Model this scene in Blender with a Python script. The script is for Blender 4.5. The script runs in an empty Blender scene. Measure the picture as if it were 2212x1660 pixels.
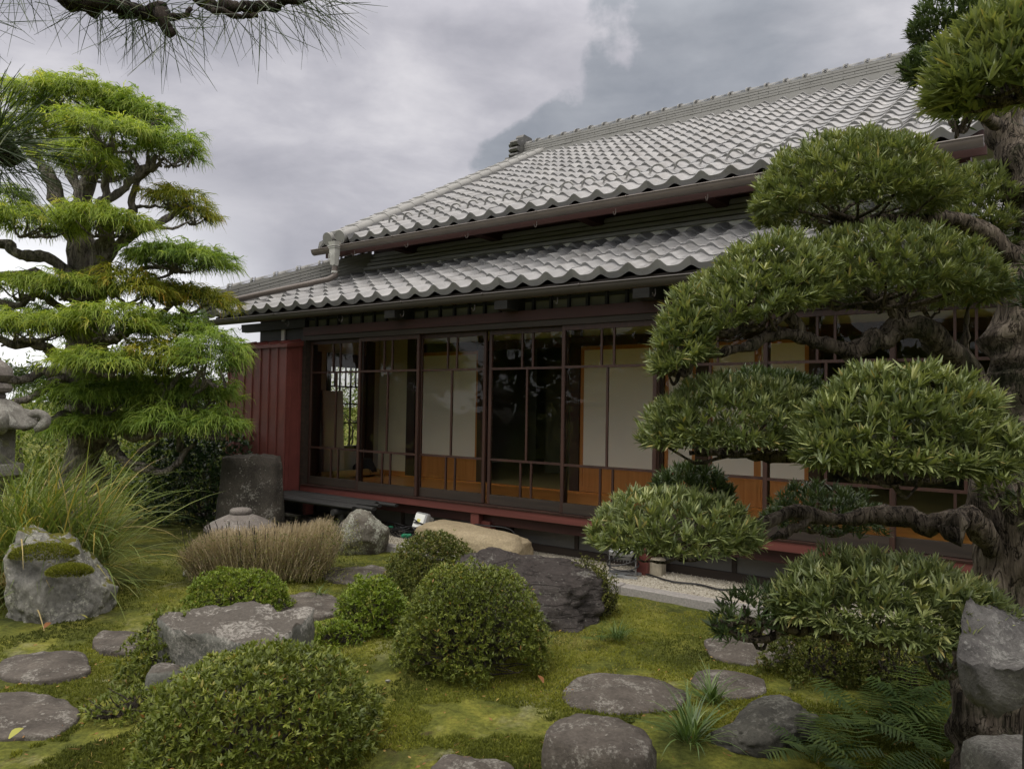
import bpy, math, random
import numpy as np
from mathutils import Matrix, Vector
R_ = math.radians
rng = np.random.default_rng(7)
random.seed(7)
SC = bpy.context.scene
COL = SC.collection

# ------------------------------------------------------------------ camera
EYE = 1.42
def cam_matrix(p, r):
    cp, sp, cr, sr = math.cos(p), math.sin(p), math.cos(r), math.sin(r)
    base = np.array([[1, 0, 0], [0, 0, -1], [0, 1, 0]], float)
    return base @ np.array([[1, 0, 0], [0, cp, -sp], [0, sp, cp]]) @ np.array([[cr, -sr, 0], [sr, cr, 0], [0, 0, 1]])
CM = cam_matrix(R_(1.766), R_(0.9565))
cd = bpy.data.cameras.new('camera')
cam = bpy.data.objects.new('camera', cd)
COL.objects.link(cam)
M4 = np.eye(4); M4[:3, :3] = CM; M4[:3, 3] = (0, 0, EYE)
cam.matrix_world = Matrix(M4.tolist())
cd.sensor_width = 36; cd.sensor_fit = 'HORIZONTAL'; cd.lens = 26.0
cd.clip_start = 0.05; cd.clip_end = 2000
SC.camera = cam
FP = 1597.8
def ray(x, y):
    return CM @ np.array([x - 1106.0, -(y - 830.2), -FP]) / FP
def G(x, y, z=0.0):                       # point of the plan at height z
    d = ray(x, y); t = (z - EYE) / d[2]
    return np.array([d[0] * t, d[1] * t, z])
def A(x, y, Y):                           # point at distance Y ahead
    d = ray(x, y); t = Y / d[1]
    return np.array([d[0] * t, Y, EYE + d[2] * t])

# ------------------------------------------------------------------ world, sun, exposure
SUN_EL, SUN_AZ = 62, 225                  # degrees; azimuth clockwise from +Y
def nd(t, typ, ins=None, **props):
    n = t.nodes.new(typ)
    for k, v in props.items(): setattr(n, k, v)
    for k, v in (ins or {}).items():
        if isinstance(v, bpy.types.NodeSocket): t.links.new(v, n.inputs[k])
        else: n.inputs[k].default_value = v
    return n
def ramp(t, fac, stops, interp='LINEAR'):
    n = t.nodes.new('ShaderNodeValToRGB'); n.color_ramp.interpolation = interp
    el = n.color_ramp.elements
    while len(el) > 1: el.remove(el[-1])
    for i, (p, c) in enumerate(stops):
        e = el[0] if i == 0 else el.new(p)
        e.position = p
        c = (c, c, c) if isinstance(c, (int, float)) else c
        e.color = (c[0], c[1], c[2], 1)
    t.links.new(fac, n.inputs[0])
    return n.outputs[0]
def mth(t, op, a, b=None, c=None, clamp=False):
    n = t.nodes.new('ShaderNodeMath'); n.operation = op; n.use_clamp = clamp
    for i, v in enumerate((a, b, c)):
        if v is None: continue
        if isinstance(v, bpy.types.NodeSocket): t.links.new(v, n.inputs[i])
        else: n.inputs[i].default_value = v
    return n.outputs[0]
def mix(t, fac, a, b, blend='MIX'):
    n = t.nodes.new('ShaderNodeMix'); n.data_type = 'RGBA'; n.blend_type = blend
    for i, v in ((0, fac), (6, a), (7, b)):
        if isinstance(v, bpy.types.NodeSocket): t.links.new(v, n.inputs[i])
        elif i == 0: n.inputs[0].default_value = v
        else: n.inputs[i].default_value = (v[0], v[1], v[2], 1)
    return n.outputs[2]
def noise(t, vec, scale, detail=5, rough=0.55, dist=0.0):
    return nd(t, 'ShaderNodeTexNoise', {'Vector': vec, 'Scale': scale, 'Detail': detail, 'Roughness': rough, 'Distortion': dist}).outputs['Fac']

W = bpy.data.worlds.new('World'); SC.world = W; W.use_nodes = True
t = W.node_tree; t.nodes.clear()
sky = nd(t, 'ShaderNodeTexSky', sky_type='NISHITA', sun_disc=False, sun_elevation=R_(SUN_EL), sun_rotation=R_(SUN_AZ))
tc = nd(t, 'ShaderNodeTexCoord').outputs['Generated']
sx = nd(t, 'ShaderNodeSeparateXYZ', {0: tc})
X, Y, Z = sx.outputs
az = mth(t, 'ARCTAN2', X, Y)
sq = nd(t, 'ShaderNodeMapping', {'Vector': tc, 'Scale': (1, 1, 2.3)}).outputs[0]
n1 = noise(t, sq, 3.2, 8, 0.55, 0.35)
n2 = noise(t, sq, 8.0, 7, 0.55, 0.2)
n3 = mth(t, 'MULTIPLY_ADD', noise(t, tc, 16.0, 5, 0.6, 0.0), 0.45, mth(t, 'MULTIPLY', noise(t, tc, 6.0, 3, 0.5, 0.0), 0.55))
vb = nd(t, 'ShaderNodeTexVoronoi', {'Vector': tc, 'Scale': 13.0, 'Smoothness': .5}, feature='SMOOTH_F1').outputs['Distance']
# soft grey-lavender cloud sheet
cl = ramp(t, mth(t, 'MULTIPLY_ADD', n2, 0.35, mth(t, 'MULTIPLY', n1, 0.65)), [(0.36, (.37, .365, .405)), (0.5, (.51, .497, .535)), (0.64, (.68, .66, .685))])
# darker belt low over the roof on the left, slanting
belt = mth(t, 'MULTIPLY', ramp(t, mth(t, 'MULTIPLY_ADD', n1, 0.22, Z), [(0.20, 0), (0.29, 1), (0.36, 1), (0.44, 0)]), 0.30)
cl = mix(t, belt, cl, (.30, .292, .33))
# blue-grey gap behind the billows, up right
fz = mth(t, 'DIVIDE', mth(t, 'MINIMUM', mth(t, 'MAXIMUM', mth(t, 'SUBTRACT', 0.48, Z), 0.0), 0.139), 0.133)
f1 = mth(t, 'SUBTRACT', az, mth(t, 'MULTIPLY_ADD', mth(t, 'MULTIPLY', fz, fz), -0.148, 0.150))
f1 = mth(t, 'ADD', f1, mth(t, 'MULTIPLY_ADD', mth(t, 'SUBTRACT', vb, 0.4), .10, mth(t, 'MULTIPLY', mth(t, 'SUBTRACT', n3, 0.5), .26)))
gap = mth(t, 'MULTIPLY', ramp(t, mth(t, 'ADD', f1, .5), [(0.491, 0), (0.513, 1)]), ramp(t, mth(t, 'MULTIPLY_ADD', n1, .3, az), [(0.50, 1), (0.72, 0)]))
cl = mix(t, gap, cl, mix(t, ramp(t, n2, [(.3, 0), (.7, 1)]), (.268, .284, .318), (.385, .398, .43)))
# glare low in the west behind the pruned tree
gl = mth(t, 'MULTIPLY', ramp(t, mth(t, 'MULTIPLY_ADD', n2, 0.08, az), [(0.0, 1), (0.012, 0)]), 1)
gaz = ramp(t, mth(t, 'ADD', az, 0.5), [(0.03, 1), (0.20, 0)])
gel = ramp(t, mth(t, 'ADD', Z, mth(t, 'MULTIPLY', n1, 0.10)), [(0.16, 1), (0.33, 0)])
cl = mix(t, mth(t, 'MULTIPLY', gaz, gel), cl, (1.15, 1.15, 1.17))
# the cloud sheet is thinner and brighter overhead and behind the viewer
zen = ramp(t, Z, [(0.46, 0), (0.80, 1)])
back = mth(t, 'MULTIPLY', ramp(t, mth(t, 'MULTIPLY', Y, -1), [(0.0, 0), (0.5, 1)]), ramp(t, Z, [(0.34, 0), (0.62, 1)]))
boost = mth(t, 'MULTIPLY_ADD', mth(t, 'MAXIMUM', zen, back), 2.9, 1.0)
cl = mix(t, mth(t, 'MAXIMUM', zen, back), cl, mix(t, 1.0, cl, (1.07, 1.02, .89), 'MULTIPLY'))
cl = nd(t, 'ShaderNodeVectorMath', {0: cl, 3: mth(t, 'MULTIPLY', boost, 7.7)}, operation='SCALE').outputs[0]
col = mix(t, 0.94, sky.outputs[0], cl)
bg = nd(t, 'ShaderNodeBackground', {'Color': col, 'Strength': 0.1})
t.links.new(bg.outputs[0], nd(t, 'ShaderNodeOutputWorld').inputs[0])

sd = bpy.data.lights.new('sun', 'SUN'); sd.energy = 0.8; sd.angle = R_(30); sd.color = (1.0, 0.96, 0.90)
so = bpy.data.objects.new('sun', sd); COL.objects.link(so)
ldir = Vector((math.sin(R_(SUN_AZ)) * math.cos(R_(SUN_EL)), math.cos(R_(SUN_AZ)) * math.cos(R_(SUN_EL)), math.sin(R_(SUN_EL))))
so.rotation_euler = ldir.to_track_quat('Z', 'Y').to_euler()
so.location = ldir * 40

SC.view_settings.view_transform = 'Standard'; SC.view_settings.look = 'None'
SC.view_settings.exposure = 0.52; SC.view_settings.gamma = 1.0
SC.render.engine = 'CYCLES'
SC.cycles.max_bounces = 8; SC.cycles.diffuse_bounces = 4; SC.cycles.glossy_bounces = 4
SC.cycles.transparent_max_bounces = 16; SC.cycles.caustics_reflective = False; SC.cycles.caustics_refractive = False

# ------------------------------------------------------------------ mesh helpers
def link(o, parent=None):
    COL.objects.link(o)
    if parent is not None: o.parent = parent
    return o
def mesh_obj(name, verts, quads=None, tris=None, mat=None, parent=None, tint=None, smooth=False, polys=None):
    me = bpy.data.meshes.new(name)
    V = np.asarray(verts, np.float32).reshape(-1, 3)
    loops, starts = [], []
    off = 0
    for arr, k in ((quads, 4), (tris, 3)):
        if arr is None or len(arr) == 0: continue
        a = np.asarray(arr, np.int32).reshape(-1, k)
        loops.append(a.ravel()); starts.append(off + np.arange(len(a)) * k); off += a.size
    for p in polys or []:
        loops.append(np.asarray(p, np.int32)); starts.append(np.array([off])); off += len(p)
    L = np.concatenate(loops); S = np.concatenate(starts)
    me.vertices.add(len(V)); me.vertices.foreach_set('co', V.ravel())
    me.loops.add(len(L)); me.loops.foreach_set('vertex_index', L.astype(np.int32))
    me.polygons.add(len(S)); me.polygons.foreach_set('loop_start', S.astype(np.int32))
    if tint is not None:
        at = me.attributes.new('tint', 'FLOAT', 'POINT'); at.data.foreach_set('value', np.asarray(tint, np.float32))
    me.update(calc_edges=True); me.validate()
    if smooth: me.polygons.foreach_set('use_smooth', np.ones(len(me.polygons), bool))
    if mat is not None: me.materials.append(mat)
    return link(bpy.data.objects.new(name, me), parent)
def thing(name, label, cat, loc=(0, 0, 0), rotz=0, group=None):
    o = bpy.data.objects.new(name, None); COL.objects.link(o)
    o.location = loc; o.rotation_euler = (0, 0, rotz); o.empty_display_size = 0.1; o['kind'] = 'thing'
    return tag(o, label, cat, group)
def tag(o, label, cat, group=None):
    o['label'] = label; o['category'] = cat
    if group: o['group'] = group
    return o
def kind(o, k): o['kind'] = k; return o

def hash3(i, j, k, s):
    with np.errstate(over='ignore'):
        n = (i.astype(np.int64) * 374761393 + j.astype(np.int64) * 668265263 + k.astype(np.int64) * 1440662683 + s * 974634777) & 0xffffffff
        n = ((n ^ (n >> 13)) * 1274126177) & 0xffffffff
        n = ((n ^ (n >> 16)) * 2246822519) & 0xffffffff
        return ((n ^ (n >> 15)) & 0xffffff) / float(0xffffff)
def vnoise(p, s=0):
    i = np.floor(p).astype(np.int64); f = p - i; u = f * f * (3 - 2 * f)
    r = 0
    for a in (0, 1):
        for b in (0, 1):
            for c in (0, 1):
                w = (u[:, 0] if a else 1 - u[:, 0]) * (u[:, 1] if b else 1 - u[:, 1]) * (u[:, 2] if c else 1 - u[:, 2])
                r = r + w * hash3(i[:, 0] + a, i[:, 1] + b, i[:, 2] + c, s)
    return r * 2 - 1
def fbm(p, sc, octv=4, s=0, g=0.5):
    p = np.asarray(p, float) * sc; r = 0; a = 1.0
    for o in range(octv):
        r = r + a * vnoise(p + 17.3 * o, s + o); p = p * 2.03; a *= g
    return r

class MB:
    """boxes, prisms and tubes gathered into one mesh"""
    def __init__(s): s.v = []; s.f = []; s.n = 0
    def add(s, V, F):
        V = np.asarray(V, float).reshape(-1, 3); s.v.append(V)
        s.f += [[i + s.n for i in f] for f in F]; s.n += len(V); return s
    def box(s, x0, x1, y0, y1, z0, z1, bev=0.0):
        if bev <= 0:
            V = [(x, y, z) for z in (z0, z1) for y in (y0, y1) for x in (x0, x1)]
            return s.add(V, [(0, 2, 3, 1), (4, 5, 7, 6), (0, 1, 5, 4), (2, 6, 7, 3), (0, 4, 6, 2), (1, 3, 7, 5)])
        b = bev
        oct_ = [(x0 + b, y0), (x1 - b, y0), (x1, y0 + b), (x1, y1 - b), (x1 - b, y1), (x0 + b, y1), (x0, y1 - b), (x0, y0 + b)]
        inn = [(x0 + b, y0 + b), (x1 - b, y0 + b), (x1 - b, y0 + b), (x1 - b, y1 - b), (x1 - b, y1 - b), (x0 + b, y1 - b), (x0 + b, y1 - b), (x0 + b, y0 + b)]
        V = [(x, y, z0) for x, y in inn] + [(x, y, z0 + b) for x, y in oct_] + [(x, y, z1 - b) for x, y in oct_] + [(x, y, z1) for x, y in inn]
        F = [tuple(range(7, -1, -1)), tuple(range(24, 32))]
        for r in range(3):
            for k in range(8):
                F.append((r * 8 + k, r * 8 + (k + 1) % 8, r * 8 + 8 + (k + 1) % 8, r * 8 + 8 + k))
        return s.add(V, F)
    def tube(s, pts, rad, n=8, cap=True, jit=0.0):
        P = np.asarray(pts, float); K = len(P); rad = np.broadcast_to(np.asarray(rad, float), (K,))
        T = np.gradient(P, axis=0); T /= np.linalg.norm(T, axis=1)[:, None] + 1e-9
        up = np.array([0, 0, 1.0]) if abs(T[0][2]) < 0.9 else np.array([1.0, 0, 0])
        a = np.cross(T[0], up); a /= np.linalg.norm(a)
        V = []
        for k in range(K):
            a = a - T[k] * (a @ T[k]); a /= np.linalg.norm(a) + 1e-9
            b = np.cross(T[k], a)
            th = np.arange(n) * 2 * np.pi / n
            r = rad[k]
            V.append(P[k] + np.outer(np.cos(th) * r, a) + np.outer(np.sin(th) * r, b))
        V = np.concatenate(V)
        if jit:
            c = np.repeat(P, n, axis=0); rr = np.repeat(rad, n)
            V = c + (V - c) * (1 + jit * fbm(V / np.maximum(rr[:, None], .01) * .55, 1.0, 3, 3))[:, None]
        F = [(k * n + i, k * n + (i + 1) % n, k * n + n + (i + 1) % n, k * n + n + i) for k in range(K - 1) for i in range(n)]
        if cap: F += [tuple(range(n - 1, -1, -1)), tuple(range((K - 1) * n, K * n))]
        return s.add(V, F)
    def prism(s, poly, axis, a, b):
        """poly of 2-D points extruded along axis (0,1,2) from a to b; the 2-D axes are the other two in order"""
        def m(p, h):
            q = list(p); q.insert(axis, h); return tuple(q)
        n = len(poly)
        V = [m(p, a) for p in poly] + [m(p, b) for p in poly]
        F = [tuple(range(n - 1, -1, -1)), tuple(range(n, 2 * n))] + [(i, (i + 1) % n, n + (i + 1) % n, n + i) for i in range(n)]
        return s.add(V, F)
    def lathe(s, prof, c=(0, 0), n=24, ang=0, square=0):
        V = []
        for r, z in prof:
            for k in range(n):
                th = ang + k * 2 * np.pi / n
                V.append((c[0] + r * math.cos(th), c[1] + r * math.sin(th), z))
        K = len(prof)
        F = [(k * n + i, k * n + (i + 1) % n, k * n + n + (i + 1) % n, k * n + n + i) for k in range(K - 1) for i in range(n)]
        F += [tuple(range(n - 1, -1, -1)), tuple(range((K - 1) * n, K * n))]
        return s.add(V, F)
    def build(s, name, mat, parent=None, smooth=False):
        me = bpy.data.meshes.new(name)
        me.from_pydata(np.concatenate(s.v).tolist(), [], s.f); me.update()
        import bmesh
        bm = bmesh.new(); bm.from_mesh(me); bmesh.ops.recalc_face_normals(bm, faces=bm.faces); bm.to_mesh(me); bm.free()
        if smooth:
            me.polygons.foreach_set('use_smooth', np.ones(len(me.polygons), bool))
            if smooth is True: me.set_sharp_from_angle(angle=R_(42))
        me.materials.append(mat)
        return link(bpy.data.objects.new(name, me), parent)

def spline(pts, m=6):
    P = np.asarray(pts, float); n = len(P)
    Q = np.vstack([2 * P[0] - P[1], P, 2 * P[-1] - P[-2]]); out = []
    for i in range(n - 1):
        p0, p1, p2, p3 = Q[i], Q[i + 1], Q[i + 2], Q[i + 3]
        for u in np.arange(m) / m:
            out.append(.5 * ((2 * p1) + (-p0 + p2) * u + (2 * p0 - 5 * p1 + 4 * p2 - p3) * u * u + (-p0 + 3 * p1 - 3 * p2 + p3) * u ** 3))
    out.append(P[-1]); return np.array(out)
def limb(mb, pts, r0, r1, n=9, m=6, wob=0.5, seed=0, jit=0.22):
    S = spline(pts, m); K = len(S); u = np.linspace(0, 1, K)
    r = r0 + (r1 - r0) * u ** 0.8
    for c in range(3):
        S[:, c] += wob * r0 * fbm(np.c_[u * 7, np.full(K, seed * 3.1 + c * 9.7), np.zeros(K)], 1, 2, seed) * np.minimum(1, u * 5)
    r = r * (1 + .18 * fbm(np.c_[u * 11, np.full(K, seed * 1.7), np.ones(K)], 1, 2, seed + 5))
    mb.tube(S, r, n, True, jit); return S

def unit(a): return a / (np.linalg.norm(a, axis=-1, keepdims=True) + 1e-9)
def ribbons(name, path, side, width, tint, mat, parent=None):
    """N flat strips: path N,K,3  side N,3 or N,K,3  width N,K"""
    N, K, _ = path.shape
    if side.ndim == 2: side = np.repeat(side[:, None, :], K, 1)
    a = path - side * width[..., None] * .5; b = path + side * width[..., None] * .5
    V = np.stack([a, b], 2).reshape(-1, 3)
    base = (np.arange(N) * K * 2)[:, None] + (np.arange(K - 1) * 2)[None]
    q = np.stack([base, base + 1, base + 3, base + 2], -1).reshape(-1, 4)
    return mesh_obj(name, V, quads=q, mat=mat, parent=parent, tint=np.repeat(tint, K * 2))
def leaves(name, B, D, L, Wd, bend, tint, mat, parent=None, K=3, roll=None, shape=None):
    """strap or lance leaves from base points B along D, arching down by bend*L"""
    N = len(B); D = unit(D)
    s = np.cross(D, np.array([0, 0, 1.0]) + rng.normal(0, .35, (N, 3))); s = unit(s)
    up = np.cross(s, D)
    u = np.linspace(0, 1, K)
    if shape is None: shape = np.interp(u, [0, .5, .8, 1], [.35, 1, .8, .06])
    path = B[:, None] + D[:, None] * (L[:, None] * u)[..., None] - up[:, None] * (L[:, None] * bend[:, None] * u ** 2)[..., None]
    return ribbons(name, path, s, Wd[:, None] * shape[None], tint, mat, parent)
# ------------------------------------------------------------------ materials
def newmat(name):
    m = bpy.data.materials.new(name); m.use_nodes = True
    t = m.node_tree; t.nodes.clear()
    out = t.nodes.new('ShaderNodeOutputMaterial'); b = t.nodes.new('ShaderNodeBsdfPrincipled')
    t.links.new(b.outputs[0], out.inputs[0])
    return m, t, b, out
def setc(t, b, k, v):
    if isinstance(v, bpy.types.NodeSocket): t.links.new(v, b.inputs[k])
    elif isinstance(v, (tuple, list)): b.inputs[k].default_value = (v[0], v[1], v[2], 1)
    else: b.inputs[k].default_value = v
def opos(t): return nd(t, 'ShaderNodeTexCoord').outputs['Object']
def bump(t, b, h, strength=0.5, dist=0.01):
    n = nd(t, 'ShaderNodeBump', {'Height': h, 'Strength': strength, 'Distance': dist})
    t.links.new(n.outputs[0], b.inputs['Normal']); return n
def plain(name, c, rough=0.6, metal=0.0, var=0.25, scale=9, bmp=0.15, spec=0.5):
    m, t, b, o = newmat(name); p = opos(t)
    n = noise(t, p, scale, 6, .6)
    f = ramp(t, n, [(.3, 1 - var), (.7, 1 + var)])
    setc(t, b, 'Base Color', mix(t, 1.0, c, f, 'MULTIPLY')); b.inputs['Roughness'].default_value = rough
    b.inputs['Metallic'].default_value = metal; b.inputs['Specular IOR Level'].default_value = spec
    if bmp: bump(t, b, noise(t, p, scale * 12, 3, .6), bmp, .004)
    return m
def leafmat(name, stops, rough=0.5, trans=0.22, spec=0.4, tr=(1.25, 1.25, .6)):
    m, t, b, o = newmat(name)
    at = nd(t, 'ShaderNodeAttribute', attribute_name='tint').outputs['Fac']
    c = ramp(t, at, stops)
    setc(t, b, 'Base Color', c); b.inputs['Roughness'].default_value = rough; b.inputs['Specular IOR Level'].default_value = spec
    tb = nd(t, 'ShaderNodeBsdfTranslucent', {'Color': mix(t, 1.0, c, tr, 'MULTIPLY')})
    mx = nd(t, 'ShaderNodeMixShader', {0: trans, 1: b.outputs[0], 2: tb.outputs[0]})
    t.links.new(mx.outputs[0], o.inputs[0]); return m
def rockmat(name, dark, light, lich=(.42, .43, .38), lam=0.5, moss=0.0, mosscol=(.10, .13, .015), sc=1.0, top=None, strat=0.0, lsc=9):
    m, t, b, o = newmat(name); p = opos(t)
    n = noise(t, p, 5 * sc, 8, .65, .3)
    c = ramp(t, n, [(.33, dark), (.68, light)])
    fine = noise(t, p, 60 * sc, 5, .7)
    c = mix(t, 1.0, c, ramp(t, fine, [(.3, .72), (.7, 1.28)]), 'MULTIPLY')
    nz = nd(t, 'ShaderNodeSeparateXYZ', {0: nd(t, 'ShaderNodeNewGeometry').outputs['Normal']}).outputs[2]
    if top is not None:
        c = mix(t, ramp(t, mth(t, 'MULTIPLY_ADD', n, .5, nz), [(.85, 0), (1.15, 1)]), c, mix(t, 1.0, top, ramp(t, fine, [(.3, .7), (.7, 1.3)]), 'MULTIPLY'))
    ln = mth(t, 'MULTIPLY_ADD', noise(t, p, lsc * sc * .5, 5, .6, .4), .55, mth(t, 'MULTIPLY', noise(t, p, lsc * sc * 5, 6, .75), .45))
    lm = ramp(t, ln, [(.585 - .10 * lam, 0), (.615 - .10 * lam, 1)])
    spots = nd(t, 'ShaderNodeTexVoronoi', {'Vector': p, 'Scale': 26 * sc, 'Randomness': 1}).outputs['Distance']
    sm = mth(t, 'MULTIPLY', ramp(t, spots, [(.16, 1), (.24, 0)]), ramp(t, noise(t, p, 6 * sc, 3), [(.50, 0), (.56, 1)]))
    lm = mth(t, 'MULTIPLY', mth(t, 'MAXIMUM', lm, sm), mth(t, 'MULTIPLY_ADD', ramp(t, fine, [(.40, 0), (.55, 1)]), .7, .15))
    c = mix(t, mth(t, 'MULTIPLY', lm, min(1, lam * 1.5)), c, lich)
    if moss > 0:
        mm = ramp(t, mth(t, 'ADD', mth(t, 'MULTIPLY', nz, .55), noise(t, p, 5 * sc, 5, .6, .3)), [(1.08 - .5 * moss, 0), (1.14 - .5 * moss, 1)])
        c = mix(t, mm, c, mix(t, noise(t, p, 70, 3), (mosscol[0] * .5, mosscol[1] * .5, mosscol[2]), mosscol))
    setc(t, b, 'Base Color', c); b.inputs['Roughness'].default_value = .85; b.inputs['Specular IOR Level'].default_value = .25
    h = mth(t, 'MULTIPLY_ADD', n, .7, mth(t, 'MULTIPLY', fine, .35))
    if strat > 0:
        sp = nd(t, 'ShaderNodeMapping', {'Vector': p, 'Scale': (2.5, 2.5, 16), 'Rotation': (.25, .15, 0)}).outputs[0]
        h = mth(t, 'MULTIPLY_ADD', ramp(t, noise(t, sp, 2.0, 6, .6, .5), [(.42, 0), (.5, 1)]), strat, h)
    bump(t, b, h, .8, .02); return m
def woodmat(name, a, c, axis=2, rough=.45, sc=1.0, spec=.4):
    m, t, b, o = newmat(name); p = opos(t)
    s = [22, 22, 22]; s[axis] = 1.4
    q = nd(t, 'ShaderNodeMapping', {'Vector': p, 'Scale': tuple(v * sc for v in s)}).outputs[0]
    n = noise(t, q, 1.0, 6, .6, .6)
    setc(t, b, 'Base Color', ramp(t, n, [(.3, a), (.7, c)])); b.inputs['Roughness'].default_value = rough; b.inputs['Specular IOR Level'].default_value = spec
    bump(t, b, n, .25, .004); return m
def barkmat(name, a, c, d, sc=1.0):
    m, t, b, o = newmat(name); p = opos(t)
    q = nd(t, 'ShaderNodeMapping', {'Vector': p, 'Scale': (15 * sc, 15 * sc, 2.6 * sc)}).outputs[0]
    n = noise(t, q, 1.0, 9, .70, 1.3); w = noise(t, p, 6 * sc, 5, .65)
    n = mth(t, 'SUBTRACT', n, mth(t, 'MULTIPLY', ramp(t, mth(t, 'ABSOLUTE', mth(t, 'SUBTRACT', noise(t, q, 1.7, 4, .6, .8), .5)), [(0, 1), (.035, 0)]), .22))
    cc = ramp(t, n, [(.32, a), (.52, c), (.72, d)])
    cc = mix(t, ramp(t, w, [(.55, 0), (.66, .75)]), cc, (.035, .042, .018))
    setc(t, b, 'Base Color', cc); b.inputs['Roughness'].default_value = .9; b.inputs['Specular IOR Level'].default_value = .15
    bump(t, b, n, 1.0, .035); return m

m_tile, t, b, _ = newmat('silver_grey_clay_tile'); p = opos(t)
at = nd(t, 'ShaderNodeAttribute', attribute_name='tint').outputs['Fac']
c = ramp(t, at, [(0, (.165, .167, .170)), (.5, (.215, .216, .217)), (1, (.27, .27, .268))])
c = mix(t, ramp(t, noise(t, p, 3.2, 6, .65, .5), [(.50, 0), (.66, .65)]), c, (.135, .13, .12))
c = mix(t, ramp(t, noise(t, p, 22, 5, .7), [(.60, 0), (.68, .5)]), c, (.25, .245, .22))
setc(t, b, 'Base Color', c); b.inputs['Metallic'].default_value = .0; b.inputs['Specular IOR Level'].default_value = .8
setc(t, b, 'Roughness', ramp(t, noise(t, p, 14, 4), [(.3, .24), (.7, .42)]))
bump(t, b, noise(t, p, 90, 3), .12, .003)
m_ridge, t, b, _ = newmat('ridge_tile'); p = opos(t)
setc(t, b, 'Base Color', mix(t, ramp(t, noise(t, p, 5, 6, .6), [(.45, 0), (.7, .6)]), (.235, .235, .222), (.175, .172, .16))); b.inputs['Roughness'].default_value = .55
bump(t, b, noise(t, p, 60, 3), .15, .003)
m_oni = plain('dark_ridge_end_tile', (.085, .085, .08), .5)
m_mortar = plain('lime_mortar', (.72, .71, .65), .8)
m_redmetal = plain('red_oxide_sheet_metal', (.155, .043, .035), .55, 0, .22, 4, .1)
m_redwood = woodmat('red_oxide_painted_timber', (.095, .029, .024), (.150, .047, .038), 0, .5, .6)
m_dkred = woodmat('dark_red_stained_timber', (.032, .012, .010), (.056, .018, .014), 0, .6, .6)
m_frame = woodmat('brown_stained_sash_timber', (.026, .013, .010), (.058, .027, .019), 2, .5)
m_rail = woodmat('weathered_black_brown_timber', (.022, .017, .013), (.045, .033, .024), 0, .6)
m_black = woodmat('tarred_black_board', (.012, .012, .012), (.034, .034, .032), 0, .65)
m_floor = woodmat('polished_orange_floor_board', (.50, .20, .048), (.70, .32, .085), 0, .30, .5)
m_panel = woodmat('orange_brown_cedar_panel', (.42, .165, .042), (.58, .26, .08), 2, .5, .8)
m_tatami = plain('tatami_straw', (.42, .34, .15), .8, 0, .12, 30)
m_paper = plain('shoji_paper', (.90, .885, .82), .9, 0, .02, 3, .05)
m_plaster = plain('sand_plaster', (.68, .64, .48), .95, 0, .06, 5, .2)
m_whitewall = plain('white_plaster', (.62, .60, .57), .95, 0, .05, 5, .1)
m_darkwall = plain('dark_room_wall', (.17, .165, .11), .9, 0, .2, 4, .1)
m_gutterd = plain('dark_brown_gutter', (.055, .047, .041), .5, 0, .12, 5, .03)
m_gutter = plain('brown_grey_gutter', (.13, .108, .094), .42, 0, .12, 5, .03)
m_greyplas = plain('light_grey_plastic', (.42, .42, .39), .45, 0, .08, 7, .02)
m_found = plain('grey_skirting_board', (.15, .15, .135), .8, 0, .2, 3, .2)
m_conc = plain('kerb_granite', (.30, .285, .265), .9, 0, .25, 60, .5)
m_foot = plain('cut_footing_stone', (.30, .27, .20), .9, 0, .25, 20, .5)
m_metal = plain('cast_aluminium', (.30, .31, .31), .4, .3, .06, 8, .02)
m_cable = plain('black_rubber_cable', (.010, .010, .011), .45, 0, .1, 8, 0)
m_greenplug = plain('green_rubber_plug', (.012, .17, .085), .45, 0, .1, 8, 0)
m_bamboo = plain('yellow_bamboo', (.42, .29, .11), .45, 0, .15, 8, .05)
m_bag = plain('black_cloth', (.012, .012, .013), .8)
m_board = plain('grey_white_board', (.55, .51, .49), .7, 0, .04, 3, .02)
m_lamp, t, b, _ = newmat('floodlight_lens'); p = opos(t)
setc(t, b, 'Base Color', (.84, .86, .82)); b.inputs['Roughness'].default_value = .15  # white base stands for the reflector and the sky reflected in the lens
m_led = plain('yellow_led_chip', (.65, .62, .16), .4, 0, .1, 5, 0)
m_glass, t, b, o = newmat('old_window_glass'); p = opos(t)
t.nodes.remove(b)
fr = nd(t, 'ShaderNodeFresnel', {'IOR': 1.30})
gb = nd(t, 'ShaderNodeBump', {'Height': noise(t, p, 2.6, 2, .5), 'Strength': .18, 'Distance': .02})
gl = nd(t, 'ShaderNodeBsdfGlossy', {'Color': (1, 1, 1, 1), 'Roughness': .01, 'Normal': gb.outputs[0]})
tr = nd(t, 'ShaderNodeBsdfTransparent', {'Color': (.94, .95, .91, 1)})
mx = nd(t, 'ShaderNodeMixShader', {0: fr.outputs[0], 1: tr.outputs[0], 2: gl.outputs[0]})
t.links.new(mx.outputs[0], o.inputs[0])

m_bark_cyp = barkmat('cypress_bark', (.10, .088, .078), (.235, .21, .185), (.40, .37, .335))
m_bark_pod = barkmat('podocarpus_bark', (.028, .023, .018), (.15, .124, .097), (.38, .33, .265), 1.2)
m_bark_pine = barkmat('pine_bark', (.02, .016, .013), (.05, .04, .033), (.09, .075, .06))
m_twig = barkmat('twig_bark', (.05, .042, .034), (.11, .095, .08), (.2, .18, .16), 3)

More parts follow.
